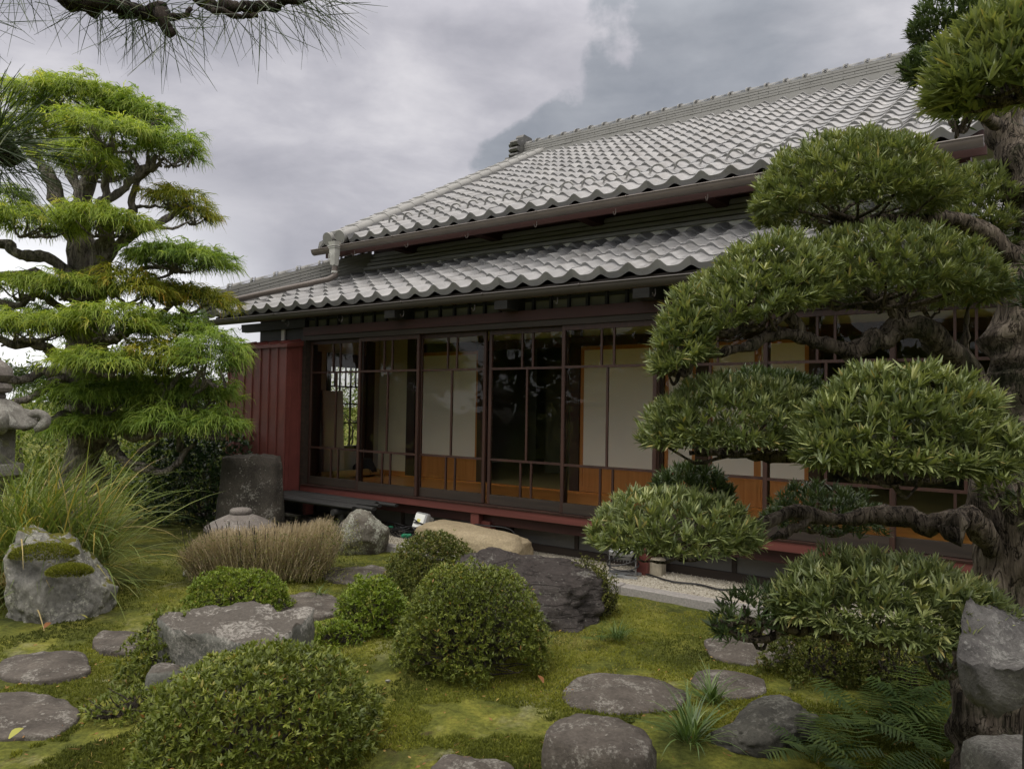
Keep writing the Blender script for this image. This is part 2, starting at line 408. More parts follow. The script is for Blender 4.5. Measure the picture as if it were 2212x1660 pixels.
m_pod = leafmat('podocarpus_leaf', [(0, (.105, .142, .058)), (.45, (.205, .250, .096)), (.8, (.31, .345, .13)), (.93, (.36, .37, .15)), (1, (.40, .29, .10))], .42, .18, .5)
m_pod_dk = leafmat('podocarpus_dark_leaf', [(0, (.050, .080, .034)), (.6, (.095, .14, .05)), (1, (.15, .19, .07))], .42, .16, .5)  # darker copy of the leaf for several rear and lower pads
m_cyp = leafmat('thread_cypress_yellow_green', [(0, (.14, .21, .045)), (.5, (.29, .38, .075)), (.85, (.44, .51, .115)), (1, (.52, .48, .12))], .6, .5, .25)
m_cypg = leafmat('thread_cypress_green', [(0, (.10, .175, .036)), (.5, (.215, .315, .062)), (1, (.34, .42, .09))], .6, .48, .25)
m_cypb = leafmat('thread_cypress_browned', [(0, (.14, .19, .028)), (.5, (.29, .33, .045)), (.8, (.42, .38, .055)), (1, (.45, .28, .05))], .6, .42, .25)
m_cypd = leafmat('thread_cypress_inner_shade', [(0, (.035, .070, .018)), (1, (.085, .13, .030))], .6, .3, .25)  # darker threads put the shade inside and behind the pads into the colour
m_pine = leafmat('pine_needle', [(0, (.020, .040, .016)), (.7, (.050, .080, .028)), (1, (.10, .11, .045))], .45, .1, .4)
m_az = leafmat('azalea_leaf', [(0, (.064, .090, .017)), (.5, (.140, .176, .027)), (.85, (.225, .25, .042)), (.95, (.27, .235, .055)), (1, (.28, .14, .04))], .5, .25, .4)
m_azl = leafmat('azalea_bright_leaf', [(0, (.075, .120, .012)), (.5, (.16, .225, .022)), (.9, (.25, .30, .04)), (1, (.30, .25, .06))], .5, .28, .4)
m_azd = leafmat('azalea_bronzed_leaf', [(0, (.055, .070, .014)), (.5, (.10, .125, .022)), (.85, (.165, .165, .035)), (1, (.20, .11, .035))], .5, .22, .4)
m_cam = leafmat('evergreen_glossy_leaf', [(0, (.014, .034, .012)), (.6, (.032, .068, .020)), (1, (.070, .125, .035))], .3, .12, .5)
m_hb = leafmat('unseen_hedge_leaf', [(0, (.06, .10, .03)), (.6, (.13, .185, .05)), (1, (.22, .28, .09))], .5, .25, .3)
m_bg = leafmat('shrub_yellow_green_leaf', [(0, (.045, .085, .014)), (.5, (.12, .175, .025)), (1, (.24, .27, .05))], .5, .3, .3)
m_grass = leafmat('silver_grass_blade', [(0, (.085, .125, .030)), (.55, (.175, .235, .060)), (.8, (.29, .32, .11)), (.92, (.42, .33, .08)), (1, (.46, .37, .22))], .5, .3, .35)
m_grassd = leafmat('mondo_grass_blade', [(0, (.045, .090, .025)), (.6, (.105, .17, .045)), (1, (.19, .25, .08))], .4, .2, .5)
m_hedge = leafmat('dry_spirea_twig', [(0, (.20, .16, .098)), (.5, (.38, .31, .195)), (1, (.58, .49, .34))], .8, .15, .2)
m_hedgeg = leafmat('spirea_small_leaf', [(0, (.06, .075, .018)), (.6, (.12, .135, .03)), (1, (.20, .19, .05))], .6, .25, .3)
m_fern = leafmat('fern_frond', [(0, (.018, .038, .010)), (.6, (.045, .080, .016)), (1, (.10, .14, .028))], .55, .3, .3)
m_mosst = leafmat('moss_tuft', [(0, (.050, .062, .015)), (.45, (.122, .140, .024)), (.85, (.235, .245, .036)), (1, (.28, .26, .09))], .8, .3, .1)
m_dead = leafmat('dead_leaf', [(0, (.22, .09, .035)), (.5, (.30, .17, .06)), (1, (.36, .36, .08))], .6, .2, .3)
m_pebble = leafmat('crushed_white_gravel', [(0, (.24, .215, .165)), (.5, (.40, .37, .295)), (1, (.57, .54, .46))], .8, 0.0, .3)

m_rockblue = rockmat('mossy_grey_boulder', (.10, .10, .092), (.26, .255, .225), (.42, .42, .36), .6, .3, (.13, .125, .012))
m_rockflat = rockmat('brown_grey_flat_rock', (.075, .078, .068), (.165, .165, .145), (.36, .345, .31), .45, 0, top=(.082, .073, .062))
m_rockdark = rockmat('dark_layered_rock', (.032, .028, .026), (.075, .066, .060), (.25, .25, .22), .40, .0, strat=.8, top=(.040, .034, .031))
m_rockstep = rockmat('stepping_stone_rock', (.050, .043, .036), (.112, .098, .083), (.26, .25, .22), .5, .0, lsc=14)
m_rocklich = rockmat('lichened_round_rock', (.085, .072, .060), (.18, .172, .14), (.40, .42, .35), .75, .1)
m_rocktan = rockmat('tan_granite_slab', (.275, .225, .140), (.36, .300, .195), (.45, .41, .31), .1, .0)
m_rockpillar = rockmat('dark_pillar_stone', (.040, .036, .030), (.095, .085, .070), (.46, .45, .40), .38, .05)
m_lantern = rockmat('weathered_lantern_granite', (.11, .105, .09), (.24, .23, .205), (.36, .36, .32), .6, .06, sc=1.6)
m_lantern2 = rockmat('violet_brown_lantern_stone', (.115, .102, .092), (.21, .19, .17), (.42, .42, .38), .4, .03)
m_rockgrey = rockmat('rough_blue_grey_rock', (.050, .048, .046), (.135, .130, .122), (.25, .25, .23), .5, .0, sc=1.6)
m_rocklow = rockmat('lichen_spotted_dark_rock', (.030, .030, .026), (.075, .073, .060), (.30, .30, .26), .22, .12)

# moss lawn
m_moss, t, b, o = newmat('moss_lawn'); p = opos(t)
na = noise(t, p, 1.1, 5, .6, .4); nb = noise(t, p, 4.5, 6, .62, .3); nc = noise(t, p, 45, 5, .7)
c = ramp(t, mth(t, 'MULTIPLY_ADD', nb, .55, mth(t, 'MULTIPLY', na, .45)), [(.36, (.046, .056, .016)), (.45, (.090, .104, .024)), (.53, (.150, .160, .031)), (.62, (.225, .222, .044))])
pale = ramp(t, mth(t, 'MULTIPLY_ADD', noise(t, p, 2.2, 6, .6, .5), .7, mth(t, 'MULTIPLY', nb, .3)), [(.56, 0), (.64, .7)])
c = mix(t, pale, c, (.215, .215, .125))
soil = ramp(t, noise(t, p, 3.1, 6, .65, .8), [(.60, 0), (.68, .7)])
c = mix(t, soil, c, (.070, .050, .028))
damp = ramp(t, noise(t, p, 1.7, 7, .68, .9), [(.55, 0), (.64, .5)])
c = mix(t, damp, c, (.048, .047, .020))
c = mix(t, 1.0, c, ramp(t, nc, [(.3, .55), (.7, 1.45)]), 'MULTIPLY')
setc(t, b, 'Base Color', c); b.inputs['Roughness'].default_value = .95; b.inputs['Specular IOR Level'].default_value = .1
bump(t, b, mth(t, 'MULTIPLY_ADD', nc, .6, noise(t, p, 160, 3, .7)), 1.0, .012)
m_gravel, t, b, o = newmat('white_gravel_bed'); p = opos(t)
vo = nd(t, 'ShaderNodeTexVoronoi', {'Vector': p, 'Scale': 120, 'Randomness': 1})
setc(t, b, 'Base Color', ramp(t, nd(t, 'ShaderNodeSeparateXYZ', {0: vo.outputs['Color']}).outputs[0], [(0, (.26, .235, .185)), (1, (.48, .45, .37))]))
b.inputs['Roughness'].default_value = .9; bump(t, b, vo.outputs['Distance'], -1.0, .008)
m_soil = plain('dark_under_floor_earth', (.07, .062, .05), .95, 0, .3, 12, .4)
# ------------------------------------------------------------------ ground
def gh(x, y):
    p = np.c_[x, y, np.zeros_like(x)]
    return .020 * fbm(p, .9, 3, 11) + .007 * fbm(p, 6, 3, 12)
def axis_grid(c, near, fine, far, n2):
    a = np.arange(-near, near + 1e-6, fine); b = near * np.exp(np.linspace(0, math.log(far / near), n2))[1:]
    return np.concatenate([c - b[::-1], c + a, c + b])
gx = axis_grid(0.0, 4.0, .05, 400, 34); gy = axis_grid(4.5, 4.0, .05, 400, 34)
XX, YY = np.meshgrid(gx, gy); nx, ny = len(gx), len(gy)
far = np.clip((np.hypot(XX, YY - 4.5) - 9) / 20, 0, 1)
ZZ = gh(XX.ravel(), YY.ravel()).reshape(XX.shape) * (1 - far) - .01
ix = np.arange(nx * ny).reshape(ny, nx)
q = np.stack([ix[:-1, :-1], ix[:-1, 1:], ix[1:, 1:], ix[1:, :-1]], -1).reshape(-1, 4)
kind(mesh_obj('ground', np.c_[XX.ravel(), YY.ravel(), ZZ.ravel()], quads=q, mat=m_moss, smooth=True), 'structure')

# ------------------------------------------------------------------ the house (u along the front, v into the house, z up)
H0 = np.array([-2.4438, 8.9, 0.0]); HA = R_(54.052)
HE = np.array([math.sin(HA), -math.cos(HA), 0]); HM = np.array([math.cos(HA), math.sin(HA), 0])
HROT = math.atan2(HE[1], HE[0])
def hw(u, v, z): return H0 + u * HE + v * HM + np.array([0, 0, z])
def hg(px, py, z):
    P = G(px, py, z) - H0; return P @ HE, P @ HM
house = thing('wooden_house', 'single storey wooden house with silver grey tiled roofs and brown glazed sliding doors', 'house', H0, HROT)
def part(mb, name, mat, parent=house, smooth=False): return mb.build(name, mat, parent, smooth)

TW = .265
def prof(s):
    s = s % 1.0
    return .040 * np.where(s < .30, .5 + .5 * np.cos(np.pi * np.clip(s / .30, 0, 1)) , .5 - .5 * np.cos(np.pi * np.clip((s - .40) / .60, 0, 1) ** 1.7))
def tile_roof(name, parent, u0, u1, phase, v0, z0, slope, rows, hip=None, ns=12, seed=0, pitch=.235):
    th = math.atan(slope); ct, st = math.cos(th), math.sin(th)
    du = TW / ns; k0 = math.floor((u0 - phase) / TW); k1 = math.ceil((u1 - phase) / TW)
    ss = np.tile(np.linspace(0, 1, ns + 1), k1 - k0); kk = np.repeat(np.arange(k0, k1), ns + 1)
    uu = phase + (kk + ss) * TW; nu = len(uu)
    pr = prof(np.minimum(ss, .9999)); pr = np.where(ss >= .9999, .040, pr)
    # the tile's right lip drops a touch at the joint
    V, Q, T = [], [], []; base = 0
    rr = np.random.default_rng(seed)
    for i in range(rows):
        s0, s1 = i * pitch, (i + 1) * pitch + .012
        tv = rr.random(k1 - k0); tv = .5 + (tv - .5) * .9; tint = tv[kk - k0]
        jit = rr.normal(0, .0022, k1 - k0)[kk - k0]
        lo = pr + jit
        if i == 0: bot = pr * .75 - .030 - .014 * np.sin(np.pi * ss)
        else: bot = pr + .0015
        rowsV = []
        for s, off in ((s0, bot), (s0, lo + .012 + .5 * pr), (s0 + .006, lo + .016 + .5 * pr), (s1, pr + jit * .3 + .002)):
            v = v0 + s * ct - off * st; z = z0 + s * st + off * ct; u = uu.copy()
            if hip is not None: u = np.maximum(u, hip(v))
            u = np.clip(u, u0, u1)
            rowsV.append(np.c_[u, v, z])
        V += rowsV; T += [tint] * 4
        j = np.arange(nu - 1); j = j[(kk[j] == kk[j + 1])]
        if hip is not None: j = j[(rowsV[1][j, 0] < rowsV[1][j + 1, 0] - 1e-6)]
        for a in range(3):
            b0 = base + a * nu
            Q.append(np.stack([b0 + j, b0 + j + 1, b0 + nu + j + 1, b0 + nu + j], -1))
        base += 4 * nu
    o = mesh_obj(name, np.concatenate(V), quads=np.concatenate(Q), mat=m_tile, parent=parent, tint=np.concatenate(T), smooth=True)
    o.data.set_sharp_from_angle(angle=R_(35)); return o
UV0, UZ0, USL, UROWS = .52, 3.495, .535, 22
LV0, LZ0, LSL, LROWS = -.36, 2.545, .43, 7
UR = 6.85
upper = tile_roof('upper_roof', house, .06, UR, .20, UV0, UZ0, USL, UROWS, seed=3)
hipf = lambda v: -1.66 + (v - LV0) * .90
lower = tile_roof('lower_roof', house, -1.9, 8.6, -.33, LV0, LZ0, LSL, LROWS, hip=hipf, seed=5)
uth = math.atan(USL)
# snow guard loops on the third row of the upper roof
sg = None
for k in range(26):
    u = .20 + TW * (k + .47); s = 2.55 * .235
    if sg is None:
        mb = MB(); th = np.linspace(0, np.pi, 13)
        P = np.c_[-.088 * np.cos(th), np.zeros(13), .004 + .075 * np.sin(th)]
        V = []
        for w0, r0 in ((-.011, 0), (.011, 0), (.011, .016), (-.011, .016)):
            V.append(np.c_[-(.088 - r0) * np.cos(th), np.full(13, w0) + .02 * np.sin(th), .004 + (.075 - r0) * np.sin(th)])
        V = np.concatenate(V); F = []
        for a in range(4):
            b = (a + 1) % 4
            F += [(a * 13 + i, a * 13 + i + 1, b * 13 + i + 1, b * 13 + i) for i in range(12)]
        mb.add(V, F); sg = mb.build('snow_guard', m_ridge, upper, True); o = sg
    else:
        o = sg.copy(); COL.objects.link(o); o.parent = upper
    o.location = (u, UV0 + s * math.cos(uth) - .025 * math.sin(uth), UZ0 + s * math.sin(uth) + .03)
    o.rotation_euler = (uth, 0, 0)

def along(mb, p0, p1, boxes):
    """boxes (y0,y1,z0,z1) swept from p0 to p1; y sideways, z up from the line"""
    p0, p1 = np.array(p0, float), np.array(p1, float); d = unit(p1 - p0); s = unit(np.cross(np.array([0, 0, 1.0]), d))
    for y0, y1, z0, z1 in boxes:
        V = [p + s * y + np.array([0, 0, z]) for p in (p0, p1) for y, z in ((y0, z0), (y1, z0), (y1, z1), (y0, z1))]
        mb.add(V, [(3, 2, 1, 0), (4, 5, 6, 7), (0, 1, 5, 4), (1, 2, 6, 5), (2, 3, 7, 6), (3, 0, 4, 7)])
def caps(mb, p0, p1, z, r, seg, collar=True):
    p0, p1 = np.array(p0, float), np.array(p1, float); L = np.linalg.norm(p1 - p0); d = (p1 - p0) / L; s = unit(np.cross(np.array([0, 0, 1.0]), d))
    th = np.linspace(-.25, np.pi + .25, 11); n = int(L / seg)
    for k in range(n):
        parts = [(k * seg, (k + 1) * seg, r)] + ([((k + .82) * seg, (k + 1.02) * seg, r + .024)] if collar else [])
        for a, b, rr in parts:
            V = [p0 + d * x + s * (rr * math.cos(q)) + np.array([0, 0, z + rr * .8 * math.sin(q)]) for x in (a, b) for q in th]
            mb.add(V, [(i, i + 1, 12 + i - 1, 11 + i) for i in range(10)] + [tuple(range(10, -1, -1)), tuple(range(11, 22))])
def courses(mb, p0, p1, y, z0, lay, h, seg, gap=.004, seed=1):
    """thin ridge tiles laid in courses with real joints"""
    p0, p1 = np.array(p0, float), np.array(p1, float); L = np.linalg.norm(p1 - p0); d = (p1 - p0) / L
    rr = np.random.default_rng(seed)
    for i in range(lay):
        x = -(i % 2) * seg * .5
        while x < L:
            a, b = max(0, x), min(L, x + seg - gap)
            if b - a > .02:
                j = rr.normal(0, .0015)
                along(mb, p0 + d * a, p0 + d * b, [(-y - j - .003 * (i % 2), y + j + .003 * (i % 2), z0 + i * h, z0 + (i + 1) * h - .007)])
            x += seg
    along(mb, p0, p1, [(-y + .014, y - .014, z0 - .05, z0 + lay * h)])
RV = UV0 + UROWS * .235 * math.cos(uth) + .03; RZ = UZ0 + UROWS * .235 * math.sin(uth) - .02
RL, RR = -.42, 7.3
mb = MB(); courses(mb, (RL, RV, RZ), (RR, RV, RZ), .115, .045, 5, .040, .29)
along(mb, (RL, RV, RZ), (RR, RV, RZ), [(-.20, .20, .005, .025), (-.155, .155, .028, .042)])
rp = part(mb, 'ridge', m_ridge, upper)
mb = MB(); caps(mb, (RL, RV, RZ), (RR, RV, RZ), .25, .085, .27); part(mb, 'ridge_cap', m_ridge, upper, True)
mb = MB(); along(mb, (RL, RV - .12, RZ), (RR, RV - .12, RZ), [(-.10, .02, -.10, .006)]); part(mb, 'ridge_mortar', m_ridge, upper)
half = [(0, .42), (-.12, .42), (-.155, .37), (-.15, .30), (-.19, .27), (-.30, .28), (-.335, .24), (-.31, .19), (-.22, .175), (-.31, .155), (-.335, .115), (-.31, .08), (-.23, .07), (-.31, .045), (-.33, .01), (-.30, -.03), (-.36, -.06), (-.45, -.09), (-.47, -.14), (-.43, -.19), (-.30, -.20), (0, -.20)]
poly = [(RV + a, RZ + b) for a, b in half] + [(RV - a, RZ + b) for a, b in reversed(half[1:-1])]
mb = MB(); mb.prism(poly, 0, RL - .16, RL - .0)
poly2 = [(RV + a * .8, RZ + .04 + b * .8) for a, b in half] + [(RV - a * .8, RZ + .04 + b * .8) for a, b in reversed(half[1:-1])]
mb.prism(poly2, 0, RL - .24, RL - .16); part(mb, 'ridge_end_tile', m_oni, upper)
# verge of the gable: two rows of roll tiles and the flat edge tile
def up(s, off): return UV0 + s * math.cos(uth) - off * math.sin(uth), UZ0 + s * math.sin(uth) + off * math.cos(uth)
mb = MB()
for u in (-.27, -.03):
    for k in range(19):
        a, b = -.03 + k * .285, -.03 + (k + 1) * .285 + .006
        (va, za), (vb, zb) = up(a, .055), up(b, .049)
        mb.tube([(u, va, za), (u, vb, zb)], [.076, .0752], 14)
    v, z = up(-.035, .06); mb.tube([(u, v - .012, z), (u, v + .02, z + .01)], [.086, .086], 20)
part(mb, 'verge_roll_tile', m_ridge, upper, True)
mb = MB()
for k in range(19):
    a, b = k * .285, (k + 1) * .285 - .004
    (va, za), (vb, zb) = up(a, .04), up(b, .02)
    V = [(u, v, z + dz) for (v, z) in ((va, za), (vb, zb)) for u, dz in ((-.52, -.10), (-.49, -.10), (-.49, .0), (.06, .0), (-.03, .108), (-.28, .108))]
    mb.add(V, [(5, 4, 3, 2, 1, 0), (6, 7, 8, 9, 10, 11)] + [(i, (i + 1) % 6, 6 + (i + 1) % 6, 6 + i) for i in range(6)])
part(mb, 'verge_edge_tile', m_ridge, upper)
# underside, fascia, gable of the upper roof
mb = MB()
sv, sz = up(.02, -.075); ev, ez = up(5.0, -.075)
mb.add([(-.46, sv, sz), (UR, sv, sz), (UR, ev, ez), (-.46, ev, ez), (-.46, sv, sz - .03), (UR, sv, sz - .03), (UR, ev, ez - .03), (-.46, ev, ez - .03)],
       [(0, 1, 2, 3), (7, 6, 5, 4), (0, 4, 5, 1), (1, 5, 6, 2), (2, 6, 7, 3), (3, 7, 4, 0)])
part(mb, 'eave_board', m_dkred, upper)
mb = MB(); mb.box(-.44, UR, .57, .60, UZ0 - .17, UZ0 - .03); part(mb, 'fascia_board', m_dkred, upper)
mb = MB(); mb.box(-.25, 6.7, 1.24, 1.40, 3.1, 3.74)
mb.add([(-.25, 1.4, 3.1), (-.25, RV, 3.1), (-.25, RV, RZ - .15), (-.25, 1.4, 3.74)], [(0, 1, 2, 3)])
part(mb, 'upper_wall', m_dkred)
for k in range(5):
    mb = MB(); mb.box(.55 + k * 1.37 - .06, .55 + k * 1.37 + .06, .62, 1.24, 3.38, 3.50); part(mb, 'eave_bracket', m_dkred, upper)
# back slope, plain
mb = MB(); mb.add([(-.5, RV, RZ - .02), (UR, RV, RZ - .02), (UR, RV + 4.6, RZ - 2.5), (-.5, RV + 4.6, RZ - 2.5)], [(0, 1, 2, 3)]); part(mb, 'back_roof_slope', m_ridge, upper)
# flashing courses where the lower roof meets the wall, hip ridge
LE = LV0 + LROWS * .235 * math.cos(math.atan(LSL)); LEZ = LZ0 + LROWS * .235 * math.sin(math.atan(LSL))
mb = MB()
for i in range(4):
    mb.box(-.33, 8.6, 1.085 + .03 * i, 1.238, 3.235 + i * .058, 3.235 + i * .058 + .036); mb.box(-.32, 8.6, 1.165 + .03 * min(i, 1), 1.236, 3.235 + i * .058 + .0365, 3.235 + i * .058 + .0575)
part(mb, 'flashing_tile_course', m_ridge, lower)
mb = MB(); mb.box(-.35, 8.6, 1.125, 1.235, 3.08, 3.249); part(mb, 'flashing_mortar', m_mortar, lower)
C0 = np.array([hipf(LV0) + .02, LV0 + .02, LZ0 + .02]); C1 = np.array([-.27, 1.22, LZ0 + LSL * (1.22 - LV0) + .02])
mb = MB(); courses(mb, C0, C1, .095, .045, 5, .042, .27, seed=4); part(mb, 'hip_ridge', m_ridge, lower)
mb = MB(); caps(mb, C0, C1, .255, .07, .30); part(mb, 'hip_ridge_cap', m_ridge, lower, True)
mb = MB(); along(mb, C0 + (C0 - C1) * .03, C0, [(-.13, .13, -.06, .33)]); part(mb, 'hip_end_tile', m_ridge, lower)
mb = MB()
mb.add([(-1.66, LV0, LZ0), (-.3, 1.15, LEZ), (-.3, 7, LEZ), (-1.66, 7, LZ0)], [(0, 1, 2, 3)]); part(mb, 'side_roof_slope', m_ridge, lower)
mb = MB()
def lo(s, off):
    th = math.atan(LSL); return LV0 + s * math.cos(th) - off * math.sin(th), LZ0 + s * math.sin(th) + off * math.cos(th)
(a, b), (c, d) = lo(.03, -.05), lo(1.7, -.05)
mb.add([(-1.5, a, b), (8.6, a, b), (8.6, c, d), (-.2, c, d), (-1.5, a, b - .03), (8.6, a, b - .03), (8.6, c, d - .03), (-.2, c, d - .03)],
       [(0, 1, 2, 3), (7, 6, 5, 4), (0, 4, 5, 1), (1, 5, 6, 2), (2, 6, 7, 3), (3, 7, 4, 0)])
part(mb, 'soffit_board', m_rail, lower)
for k in range(22):
    mb = MB()
    u = -1.2 + k * .455; (a, b), (c, d) = lo(.05, -.115), lo(1.0, -.115)
    mb.add([(u + x, v, z + dz) for (v, z) in ((a, b), (c, d)) for x, dz in ((-.022, 0), (.022, 0), (.022, .05), (-.022, .05))], [(0, 1, 2, 3), (7, 6, 5, 4), (0, 4, 5, 1), (1, 5, 6, 2), (2, 6, 7, 3), (3, 7, 4, 0)])
part(mb, 'rafter', m_rail, lower)
# gutters
def gutter(name, u0, u1, v, zl, r, parent, m_gutter):
    mb = MB(); th = np.linspace(np.pi, 2 * np.pi, 11)
    for rr, in ((r,),):
        V = [(u, v + r * math.cos(q), zl + r * 1.25 * math.sin(q)) for u in (u0, u1) for q in th] + [(u, v + (r - .006) * math.cos(q), zl + (r - .006) * 1.25 * math.sin(q)) for u in (u0, u1) for q in th]
        mb.add(V, [(i, i + 1, 12 + i, 11 + i) for i in range(10)] + [(22 + i, 33 + i, 34 + i, 23 + i) for i in range(10)] + [tuple(range(0, 11)), tuple(range(21, 10, -1))])
    for s in (-1, 1): mb.tube([(u0, v + s * r, zl), (u1, v + s * r, zl)], .0075, 6)
    u = u0 + .45
    while u < u1:
        mb.tube([(u, v - r - .002, zl), (u + .012, v - r - .002, zl)], .012, 6); u += 1.02
    g = mb.build(name, m_gutter, parent, True)
    u = u0 + .75
    while u < u1:
        mb = MB(); mb.tube(spline([(u, v + .02, zl - r * 1.4 - .005), (u, v + .02, zl - r * 1.4 - .045), (u, v - .005, zl - r * 1.4 - .07), (u, v - .03, zl - r * 1.4 - .045)], 4), .0045, 6); u += .91
        mb.build('gutter_hook', m_gutter, g, True)
    return g
gutter('gutter', -1.50, 8.6, -.455, 2.446, .052, lower, m_gutterd)
gutter('gutter', -.52, 6.84, .445, 3.408, .052, upper, m_gutter)
# rain hopper and down pipe
mb = MB(); hu, hv = -.02, .40
for z0, z1, w0, w1 in ((3.16, 3.30, .055, .070), (3.30, 3.37, .070, .072), (3.37, 3.385, .085, .085), (3.39, 3.405, .095, .095), (3.41, 3.45, .075, .09)):
    V = [(hu + sx_ * w * .72, hv - .04 + sy * w * .6, z) for z, w in ((z0, w0), (z1, w1)) for sx_, sy in ((-1, -1), (1, -1), (1, 1), (-1, 1))]
    mb.add(V, [(3, 2, 1, 0), (4, 5, 6, 7), (0, 1, 5, 4), (1, 2, 6, 5), (2, 3, 7, 6), (3, 0, 4, 7)])
th = np.linspace(0, np.pi, 9)
mb.tube([(hu - .03, hv - .105, 3.20)] + [(hu - .03 * math.cos(q), hv - .108, 3.27 + .03 * math.sin(q)) for q in th] + [(hu + .03, hv - .105, 3.20)], .005, 6)
hop = part(mb, 'rain_hopper', m_greyplas)
mb = MB(); mb.tube([(hu, hv - .03, 3.17), (hu, hv - .03, 3.05)], .036, 12)
dpa = np.array([hu + .06, hv - .02, 3.005]); dpb = np.array([-1.42, -.36, 2.68])
mb.tube(np.vstack([spline([(hu, hv - .03, 3.09), (hu + .005, hv - .03, 3.03), dpa + (dpb - dpa) * .08], 5), [dpb]]), .036, 12)
part(mb, 'down_pipe', m_gutter, house, True)
mb = MB()
for z in (3.15, 3.06): mb.tube([(hu, hv - .03, z), (hu, hv - .03, z + .025)], .042, 12)
part(mb, 'pipe_collar', m_greyplas, house, True)

# front: beam, sill, posts, lintel, transom
mb = MB(); mb.box(-.04, 8.6, -.065, .0, .375, .452, .004); part(mb, 'veranda_edge_beam', m_redwood)
mb = MB(); mb.box(-.04, 8.6, -.075, .012, .4525, .462); mb.box(-.04, 8.6, -.078, -.045, .462, .466); mb.box(-.04, 8.6, -.030, -.014, .462, .468); mb.box(-.04, 8.6, .02, .032, .462, .468); part(mb, 'door_sill', m_frame)
mb = MB(); mb.box(-.04, 8.6, .03, .10, .27, .372); part(mb, 'floor_joist', m_dkred)
for u in (-.0, 2.62, 4.43, 7.1):
    zb = .235 if u == 2.62 else .10
    mb = MB(); mb.box(u - .052, u + .052, -.045, .075, zb - (.2 if u == 4.43 else 0), .374, .005)
    if u == 2.62: mb.box(u + .05, u + .16, .0, .10, .19, .30)
    o = part(mb, 'veranda_post', m_redwood)
    if u == 4.43:
        mb = MB(); mb.box(u + .02, u + .15, -.0, .13, -.02, .17, .02); mb.build('footing_stone', m_foot, o)
mb = MB(); mb.box(-1.0, 8.6, .25, .27, .10, .36); part(mb, 'underfloor_panel', m_found)
mb = MB(); mb.box(-1.0, 8.6, .22, .28, .0, .10)
for k in range(13): mb.box(-.9 + k * .75, -.86 + k * .75, .235, .26, .10, .37)
part(mb, 'underfloor_rail', m_rail)
mb = MB(); mb.box(-.04, 8.6, -.06, .09, 2.178, 2.235); part(mb, 'door_lintel', m_rail)
mb = MB(); mb.box(-.04, 8.6, -.075, .09, 2.236, 2.335); part(mb, 'lintel_beam', m_dkred)
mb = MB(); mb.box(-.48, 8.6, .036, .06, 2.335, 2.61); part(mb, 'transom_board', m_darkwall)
mb = MB()
for k in range(46): mb.box(-.3 + k * .197 - .013, -.3 + k * .197 + .013, .0, .032, 2.335, 2.60)
mb.box(-.3, 8.6, .012, .034, 2.43, 2.455); part(mb, 'transom_lattice', m_black)
for u in (1.60, 3.06, 4.50, 5.95, 7.4):
    mb = MB(); mb.box(u - .075, u + .075, -.26, .035, 2.336, 2.50); part(mb, 'eave_arm', m_black)
mb = MB(); mb.box(-.06, -.002, -.06, .12, .10, 2.34); part(mb, 'corner_post', m_rail)
mb = MB(); mb.box(-1.02, -.07, .02, .07, .10, 2.60); part(mb, 'side_wall', m_black)
mb = MB(); mb.box(-1.35, -.07, -.03, .06, 2.34, 2.44); part(mb, 'eave_beam', m_black)

# sliding glass doors
edges = [(0.005, .935, 1), (.900, 1.830, 0), (1.795, 2.690, 1), (2.728, 3.640, 1), (3.605, 4.545, 0), (4.51, 5.465, 1), (5.43, 6.34, 0), (6.305, 7.21, 1), (7.175, 8.1, 0)]
for (a, b, back) in edges:
    v0 = .006 if back else -.042; v1 = v0 + .032
    fr = MB(); w = .034
    fr.box(a, a + w, v0, v1, .470, 2.176, .003); fr.box(b - w, b, v0, v1, .470, 2.176, .003)
    fr.box(a + w, b - w, v0 + .002, v1 - .002, 2.13, 2.176)
    c = (a + b) / 2
    for z in (.905, 1.795): fr.box(a + w, b - w, v0 + .004, v1 - .006, z - .011, z + .011)
    fr.box(c - .010, c + .010, v0 + .006, v1 - .008, .916, 1.784)
    for s in (-.062, .062):
        fr.box(c + s - .009, c + s + .009, v0 + .006, v1 - .008, .563, .894); fr.box(c + s - .009, c + s + .009, v0 + .006, v1 - .008, 1.806, 2.13)
    d = part(fr, 'glass_door', m_frame)
    r = MB(); r.box(a + w, b - w, v0 + .001, v1 - .001, .470, .563); r.build('bottom_rail', m_rail, d)
    g = MB(); g.add([(a + w, v0 + .018, .563), (b - w, v0 + .018, .563), (b - w, v0 + .018, 2.13), (a + w, v0 + .018, 2.13)], [(0, 1, 2, 3)]); g.build('window_glass', m_glass, d)

# shutter box
mb = MB(); mb.box(-1.27, -.065, -.27, -.0, .27, 2.12)
u = -1.25
for k in range(8):
    mb.box(u - .004, u + .026, -.284, -.27, .27, 2.12, .006); u += .165
for k in range(2): mb.box(-.066, -.058, -.22 + k * .12, -.20 + k * .12, .27, 2.12)
sb = part(mb, 'shutter_box', m_redmetal)
mb = MB(); mb.add([(-1.30, -.30, 2.122), (-.04, -.30, 2.122), (-.04, .0, 2.19), (-1.30, .0, 2.19), (-1.30, -.30, 2.085), (-.04, -.30, 2.085), (-.04, .0, 2.122), (-1.30, .0, 2.122)], [(0, 1, 2, 3), (7, 6, 5, 4), (0, 4, 5, 1), (1, 5, 6, 2), (2, 6, 7, 3), (3, 7, 4, 0)])
for k in range(5): mb.tube([(-1.05 + k * .22, -.295, 2.125), (-1.05 + k * .22, -.01, 2.19)], .022, 8)
mb.build('shutter_box_cap', m_redmetal, sb)

